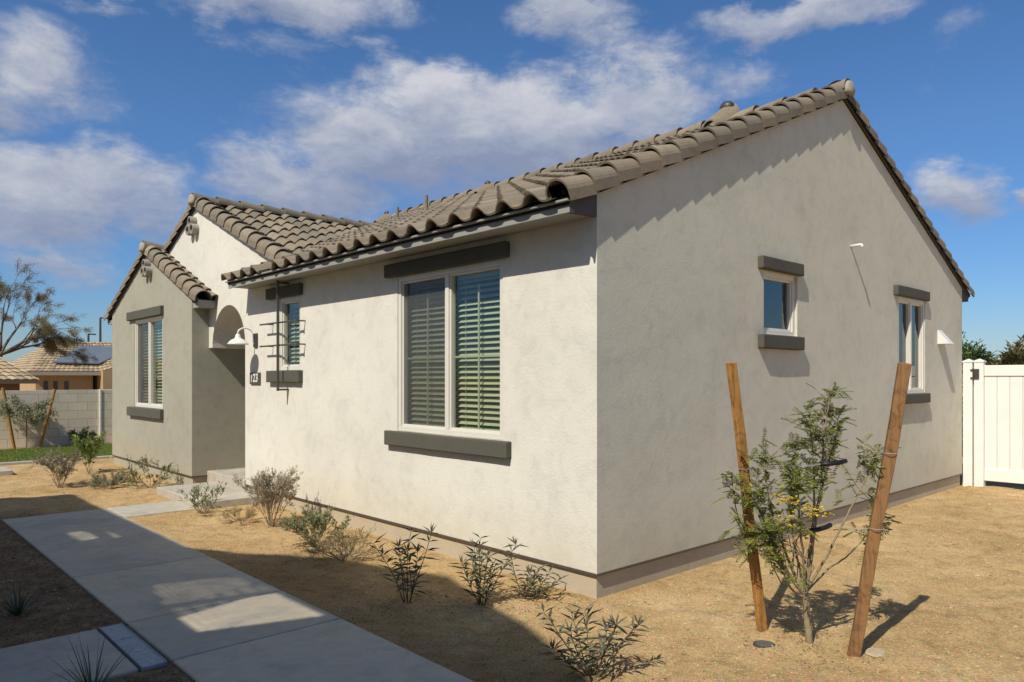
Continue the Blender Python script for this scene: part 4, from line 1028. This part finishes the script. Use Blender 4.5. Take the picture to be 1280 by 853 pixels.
# ------------------------------------------------------------------ staked tree
BASE = Vector((.19, -1.53, gh(.19, -1.53)))
def stake(label, b, tp, w, th, mat, rz):
    b = Vector(b); tp = Vector(tp); b.z = gh(b.x, b.y)
    t = thing('tree_stake', label, 'stake', tuple(b), 0, 'wooden tree stakes')
    ax = (tp - b).normalized(); L = (tp - b).length; s = (RT - ax * RT.dot(ax)).normalized(); n = ax.cross(s)
    s2 = s * math.cos(rz) + n * math.sin(rz); n2 = ax.cross(s2)
    m = bmesh.new(); rows = []
    for i in range(13):
        q = ax * (-.12 + (L + .12) * i / 12); ww = w / 2 * (1 + .03 * math.sin(i * 1.7)); tt = th / 2; off = s2 * .004 * math.sin(i * .9)
        rows.append([m.verts.new(q + off + s2 * a * ww + n2 * c * tt) for a, c in ((-1, -1), (1, -1), (1, 1), (-1, 1))])
    for i in range(12):
        for k in range(4): m.faces.new([rows[i][k], rows[i][(k + 1) % 4], rows[i + 1][(k + 1) % 4], rows[i + 1][k]])
    m.faces.new(rows[0][::-1]); m.faces.new(rows[12]); bmesh.ops.recalc_face_normals(m, faces=m.faces)
    bevel(finish_bm(m, 'post', mat, t), .006)
    return t
def lerp(a, b, k): return Vector(a).lerp(Vector(b), k)
sLb, sLt = (.215, -1.203, 0), (.065, -1.075, 1.70)
sRb, sRt = (.209, -1.781, 0), (.345, -2.02, 1.685)
stake('leaning wooden stake left of the small tree', sLb, sLt, .060, .04, WOOD, .35)
stake('leaning wooden stake right of the small tree', sRb, sRt, .066, .042, WOOD2, -.25)
tr = thing('young_tree', 'young multi stem tree with fine leaves and yellow flowers between two stakes', 'tree', tuple(BASE))
TK = MB(); ends = []
def TP(px, py, w):     # local point from the offset in the photograph to the trunk foot, w metres of depth
    s = 4.47 / FPX
    return RT * ((px - 1013) * s) + FW * w + Vector((0, 0, (802 - py) * s))
def stem(pts, r0, r1):
    P = [TP(*p) for p in pts]; n = 5; Q = []
    for i in range(len(P) - 1):
        a, b, c, d = P[max(i - 1, 0)], P[i], P[i + 1], P[min(i + 2, len(P) - 1)]
        for k in range(n):
            t = k / n; Q.append(.5 * ((2 * b) + (c - a) * t + (2 * a - 5 * b + 4 * c - d) * t * t + (3 * b - a - 3 * c + d) * t ** 3) + rv(.003))
    Q.append(P[-1]); m_ = len(Q)
    TK.tube(Q, [r0 + (r1 - r0) * i / (m_ - 1) for i in range(m_)], 7, cap=False)
    return Q
stem([(1013, 806, 0), (1010, 770, 0), (1007, 740, 0)], .023, .019)
ST = [([(1007, 742, 0), (1016, 690, .02), (1028, 620, .03), (1033, 560, .04), (1042, 495, .05)], .012, .45),
      ([(1007, 742, 0), (1014, 690, -.02), (1016, 610, -.03), (1014, 560, -.03), (1008, 522, -.05)], .011, .5),
      ([(1008, 735, 0), (1020, 660, .04), (1036, 600, .06), (1050, 555, .08), (1058, 520, .1)], .009, .5),
      ([(1009, 735, 0), (1030, 690, -.05), (1052, 640, -.08), (1070, 600, -.1), (1084, 560, -.12)], .009, .62),
      ([(1009, 738, 0), (1040, 712, .05), (1065, 700, .09), (1090, 680, .12), (1118, 650, .16)], .007, .72),
      ([(1006, 742, 0), (985, 715, -.04), (962, 680, -.07), (948, 640, -.08), (938, 600, -.1)], .011, .45),
      ([(1006, 742, 0), (990, 700, .05), (975, 655, .08), (966, 610, .09), (963, 570, .1)], .010, .45),
      ([(1007, 735, 0), (1000, 690, -.06), (992, 650, -.1), (988, 615, -.13), (985, 590, -.13)], .009, .4),
      ([(1006, 740, 0), (978, 705, .08), (950, 690, .12), (935, 660, .15), (925, 600, .16)], .008, .45),
      ([(1006, 745, 0), (985, 730, -.05), (968, 700, -.1), (955, 670, -.14), (940, 655, -.18)], .008, .4),
      ([(1007, 740, 0), (1003, 690, .1), (1000, 640, .14), (1004, 600, .16), (1010, 565, .18)], .008, .45)]
LV = MB()
def frond(p, d, L):
    d = d.normalized(); s = d.cross(Vector((0, 0, 1)));
    if s.length < .1: s = Vector((1, 0, 0))
    s.normalize(); q = p.copy(); n = 7; r = min(1, max(0, random.gauss(.45, .25)))
    TK.tube([p, p + d * L * .5 + Vector((0, 0, -.004)), p + d * L + Vector((0, 0, -L * .18))], [.0011, .0009, .0006], 3, cap=False)
    for i in range(n):
        q = p + d * L * (i + 1) / n + Vector((0, 0, -L * .18 * ((i + 1) / n) ** 2))
        for sg in (-1, 1):
            leaf(LV, q, (s * sg + d * .5 + Vector((0, 0, -.15))), Vector((0, 0, 1)) + rv(.3), .023 * U(.8, 1.2), .012, min(1, max(0, r + U(-.15, .15))))
    leaf(LV, q, d, Vector((0, 0, 1)), .018, .009, r)
for pts, r0, lo_ in ST:
    Q = stem(pts, r0, .0028); m_ = len(Q)
    for i in range(int(m_ * lo_), m_):
        k = 3 if i < m_ * .75 else 4
        for _ in range(k):
            d = (Q[min(i + 1, m_ - 1)] - Q[i - 1]).normalized(); dv = (d * .5 + rv(1.0) + Vector((0, 0, .15))).normalized()
            if rnd() < .42:
                L = U(.05, .13); e = Q[i] + dv * L; TK.tube([Q[i], e], [.0022, .0012], 4, cap=False)
                for z_ in range(3): frond(Q[i].lerp(e, U(.3, 1)), (dv * .5 + rv(.9)).normalized(), U(.05, .095))
            else: frond(Q[i], dv, U(.055, .10))
# spare low twigs without leaves
for _ in range(16):
    a = TP(U(975, 1010), U(690, 735), U(-.08, .08)); TK.tube([a, a + RT * U(-.12, .05) + Vector((0, 0, .12)) + FW * U(-.08, .08), a + RT * U(-.2, .08) + Vector((0, 0, U(.2, .34))) + FW * U(-.12, .12)], [.004, .003, .0015], 5, cap=False)
TK.build('trunk', simple('tree_bark', (.27, .215, .13), .9, .15, 0, .2, 25, .3), tr, smooth=True)
LV.build('crown', leafmat('pinnate_leaf', (.08, .10, .015), (.32, .36, .07), .5, .25), tr)
for (px, py, w, n) in ((968, 616, -.20, 40), (1003, 629, -.22, 46), (985, 624, -.2, 24), (968, 640, -.22, 26), (923, 605, -.12, 14)):
    fl = MB()
    for _ in range(n):
        c = TP(px + U(-12, 12), py + U(-6, 6), w + U(-.04, .04)); a = U(0, 6.28)
        leaf(fl, c, Vector((math.cos(a), math.sin(a), U(-.2, .6))), Vector((0, 0, 1)), .024, .017, rnd())
    fl.build('flower_cluster', YEL, tr)
# ties
def tie(label, kl, kr, pa, pb):
    A = lerp(sLb, sLt, kl); B = lerp(sRb, sRt, kr); A.z += BASE.z; B.z += BASE.z
    h0, h1 = BASE + TP(*pa), BASE + TP(*pb)
    t = thing('tree_tie', label, 'tree tie', tuple(h0), 0, 'wire and hose tree ties')
    m = MB()
    def sagged(p, q, s=.012):
        return [p.lerp(q, k / 8) + Vector((0, 0, -s * 4 * (k / 8) * (1 - k / 8))) - h0 for k in range(9)]
    m.tube(sagged(A, h0), .0027, 5); m.tube([p + Vector((0, 0, .006)) for p in sagged(A, h0, .006)], .0013, 5); m.tube(sagged(h1, B), .0027, 5)
    for P, w in ((A, .036), (B, .044)):
        pts = [P - h0 + RT * w * math.cos(a) + FW * (w * .95) * math.sin(a) for a in [2 * math.pi * k / 14 for k in range(15)]]
        m.tube(pts, .0018, 5)
    m.build('wire', WIRE, t)
    m = MB(); m.tube([Vector((0, 0, 0)), (h1 - h0) * .3 + FW * -.02, (h1 - h0) * .7 + FW * -.02, h1 - h0], .0145, 10); m.build('rubber_hose', HOSE, t, smooth=True)
tie('upper wire and black hose tie between the two stakes', .605, .70, (1018, 576, -.10), (1053, 573, -.05))
tie('lower wire and black hose tie between the two stakes', .375, .44, (1006, 658, -.08), (1036, 653, -.03))
# buried cap and flat stone
t = thing('valve_cap', 'round dark plastic valve cap set in the ground left of tree', 'valve cap', (-.014, -1.343, gh(-.014, -1.343)))
m = MB(); m.tube([(0, 0, -.05), (0, 0, .006), (0, 0, .010)], [.066, .066, .06], 24); m.build('cap_rim', simple('dark_plastic', (.055, .053, .045), .6, .3), t)
m = MB(); m.tube([(0, 0, .0105), (0, 0, .014)], [.05, .048], 24); m.build('cap_lid', simple('grey_plastic', (.10, .095, .08), .6, .3), t)
m = MB(); n = 16
px_, py_ = .33, -1.86
for (r_, z_) in ((.07, 0), (.062, .012), (.0, .014)):
    for k in range(n): m.v.append((px_ + (r_ + .006 * math.sin(k * 2.3)) * math.cos(k * 2 * math.pi / n), py_ + r_ * .8 * math.sin(k * 2 * math.pi / n), gh(px_, py_) + z_ - .002))
for i in range(2):
    for k in range(n): m.face((i * n + k, i * n + (k + 1) % n, (i + 1) * n + (k + 1) % n, (i + 1) * n + k))
tag(m.build('flat_stone', simple('stone_tan', (.42, .34, .23), .9, .1, 0, .15, 40, .5)), 'flat pale stone lying right of the right stake foot', 'stone')

# ------------------------------------------------------------------ left young tree with stakes before the block wall
def bgstake(label, a, b):
    t = thing('tree_stake', label, 'stake', tuple(a), 0, 'wooden tree stakes'); m = MB(); m.tube([(0, 0, -.1), Vector(b) - Vector(a)], .036, 8); m.build('post', WOOD, t)
bgstake('slanting stake left of the sapling before the block wall', (-1.13, 16.2, 0), (-1.36, 16.2, 1.38))
bgstake('slanting stake right of the sapling before the block wall', (-.68, 16.2, 0), (-.36, 16.2, 1.34))
t = thing('sapling', 'thin young sapling with pale crown before the block wall', 'tree', (-.92, 16.2, 0))
m = MB(); out = []; m.tube([(0, 0, -.1), (.01, 0, .4), (0, 0, .72)], [.018, .015, .013], 6)
for k in range(9):
    a = k * .7; grow(m, Vector((0, 0, .66)), Vector((math.cos(a) * .9, math.sin(a) * .9, U(.4, 1.3))), .36, .008, 2, out, .7, .2, 3, 0, 4, .6)
m.build('trunk', TWIG, t)
m = MB()
for _ in range(5200):
    p, d, dp = random.choice(out); leaf(m, p + rv(.07), rv(1) + Vector((0, 0, .2)), Vector((0, 0, 1)), .055, .020, rnd())
m.build('crown', SILV, t)

# ------------------------------------------------------------------ large tree beyond the far left house
t = thing('mesquite_tree', 'large airy mesquite tree with bare upper branches behind the far left roof', 'tree', (.30, 31.2, -.28))
m = MB(); out = []
m.tube([(-1.0, 0, 0), (-.5, 0, 1.2), (.1, 0, 2.2), (.45, 0, 2.9)], [.16, .14, .12, .09], 7)
S0 = Vector((.40, 0, 2.80)); random.seed(21)
for (d, L, gv) in (((.15, .1, 1), 1.6, 0), ((-.5, .1, 1), 1.5, 0), ((.8, -.1, .7), 1.6, .03), ((1., .2, .35), 1.6, .05), ((1, -.3, .55), 1.5, .07), ((.9, .3, .5), 1.3, .06), ((-.9, 0, .6), 1.5, .03), ((.5, .1, .9), 1.5, .02), ((-1.2, .1, .3), 1.6, .06)):
    grow(m, S0, Vector(d), L, .06, 4, out, .55, .16, 3, gv, 4, .62, 4, .007)
m.build('trunk', simple('mesquite_bark', (.15, .12, .08), .9, .1, 0, .2, 8), t)
m = MB(); lows = [o_ for o_ in out if o_[2] <= 1]
for _ in range(56000):
    p, d, dp = random.choice(lows)
    keep = 1.0 if (p.z < 3.9 and p.x > .2) else .62
    if rnd() > keep: continue
    leaf(m, p + rv(.10), rv(1) + Vector((.2, 0, -.6)), Vector((0, 0, 1)), U(.045, .08), .015, min(1, max(0, .5 + .6 * noise.noise(p * 2.2) + U(-.2, .2))))
m.build('crown', leafmat('mesquite_leaf', (.12, .10, .045), (.33, .285, .13), .6, .2), t)

# ------------------------------------------------------------------ bushes beyond the gate
def bigbush(label, c, rx_, ry_, rz_, n, mat, L):
    t = thing('tall_bush', label, 'bush', (c[0], c[1], 0)); m = MB(); out = []
    for k in range(7): grow(m, Vector((U(-.3, .3), U(-.3, .3), 0)), Vector((U(-.6, .6), U(-.6, .6), 1)), c[2] * .7, .03, 2, out, .6, .15, 3, 0, 4)
    m.build('trunk', BARK, t); m = MB()
    for _ in range(n):
        d = rv(1)
        if d.length > 1: d.normalize()
        k = 1 + .22 * noise.noise(Vector((d.x * 2.3, d.y * 2.3, d.z * 2.3)) + Vector(c)) + .12 * noise.noise(d * 6)
        dn = d.normalized() * (U(.6, 1) ** .5) * k
        p = Vector((dn.x * rx_, dn.y * ry_, c[2] + dn.z * rz_))
        if p.z < .05: continue
        leaf(m, p, dn + rv(.7), Vector((0, 0, 1)), L * U(.6, 1.3), L * .42, min(1, max(0, .45 + .7 * noise.noise(p * 2.6) + U(-.25, .25))))
    m.build('crown', mat, t)
bigbush('dense dark green bush rising behind the white gate', (13.2, 1.75, 1.25), 1.0, 1.35, 1.18, 12000, leafmat('bush_leaf', (.03, .055, .012), (.17, .25, .06), .5, .2), .10)
bigbush('dry yellow brown bush at right behind the white gate', (12.9, .05, 1.2), .8, .75, 1.10, 7000, leafmat('dry_bush_leaf', (.09, .07, .025), (.34, .27, .11), .6, .2), .13)

# ------------------------------------------------------------------ neighbour across the walk (throws the shade, seen in the window glass)
nb = thing('neighbour_house', 'facing house across the walkway that shades the ground', 'house', (0, 0, 0))
X0 = -6.2; K = 1.13
def sh(x, y):      # point of the wall plane whose shadow falls on ground (x, y)
    d_ = x - X0; return (y - .255 * d_, K * d_)
prof = [sh(-2.5, 8.45), sh(-1.71, 8.13), sh(-1.73, 6.6), sh(-1.70, 3.58), sh(-1.17, 2.87), sh(-.84, 2.30), sh(-.455, 1.22), sh(-.68, .55), sh(-.85, -.14), sh(-1.22, -1.04), sh(-2.2, -3.6)]
outline = [(prof[0][0], 0)] + prof + [(prof[-1][0], 0)]
def srect(xa, xb, ya, yb):
    p = sh(xa, ya); q = sh(xb, yb); return p, q
# slatted openings added so sun patches on the walk stand in for window reflections
def gnd(px, py):
    d_ = FPX * CAM.z / (py - 472.7); p = CAM + FW * d_ + RT * ((px - 640) / FPX * d_); return sh(p.x, p.y)
QB = [gnd(*p) for p in ((206, 763), (347, 742), (408, 770), (247, 791))]
QD = [gnd(*p) for p in ((191, 732), (292, 721), (344, 738), (208, 757))]
QA1 = [gnd(*p) for p in ((85, 667), (106, 664), (128, 673), (103, 677))]
QA2 = [gnd(*p) for p in ((131, 662), (155, 659), (170, 669), (147, 673))]
bm = panel([(a, z) for a, z in outline], [QB, QD, QA1, QA2, (-4.0, -2.6, .9, 2.2), (4.0, 5.2, .9, 2.2)], lambda a, z, d: (X0 + d, a, z), .02)
finish_bm(bm, 'wall', WALL, nb)
m = MB()
for i in range(1, len(prof) - 1):
    (a, z), (a2, z2) = prof[i], prof[i + 1]
    m.poly([(X0, a, z), (X0, a2, z2), (X0 - .30, a2, z2 - .04), (X0 - .30, a, z - .04)])
m.build('parapet_cap', TILE, nb)
for Q, step, wd in ((QB, .075, .018), (QD, .05, .037), (QA1, .05, .022), (QA2, .05, .022)):
    ys_ = [p[0] for p in Q]; zs_ = [p[1] for p in Q]; m = MB(); z = min(zs_) - .02
    while z < max(zs_) + .02: m.box(X0 - .05, X0 - .045, min(ys_) - .01, max(ys_) + .01, z, z + wd); z += step
    m.build('sun_patch_slats', BRONZE, nb)  # added slats that dim the sun patches thrown on the walk
for (a0, a1, z0, z1) in ((-4.0, -2.6, .9, 2.2), (4.0, 5.2, .9, 2.2)):
    m = MB(); m.box(X0 - .10, X0 - .08, a0, a1, z0, z1); m.build('window', WDK, nb)
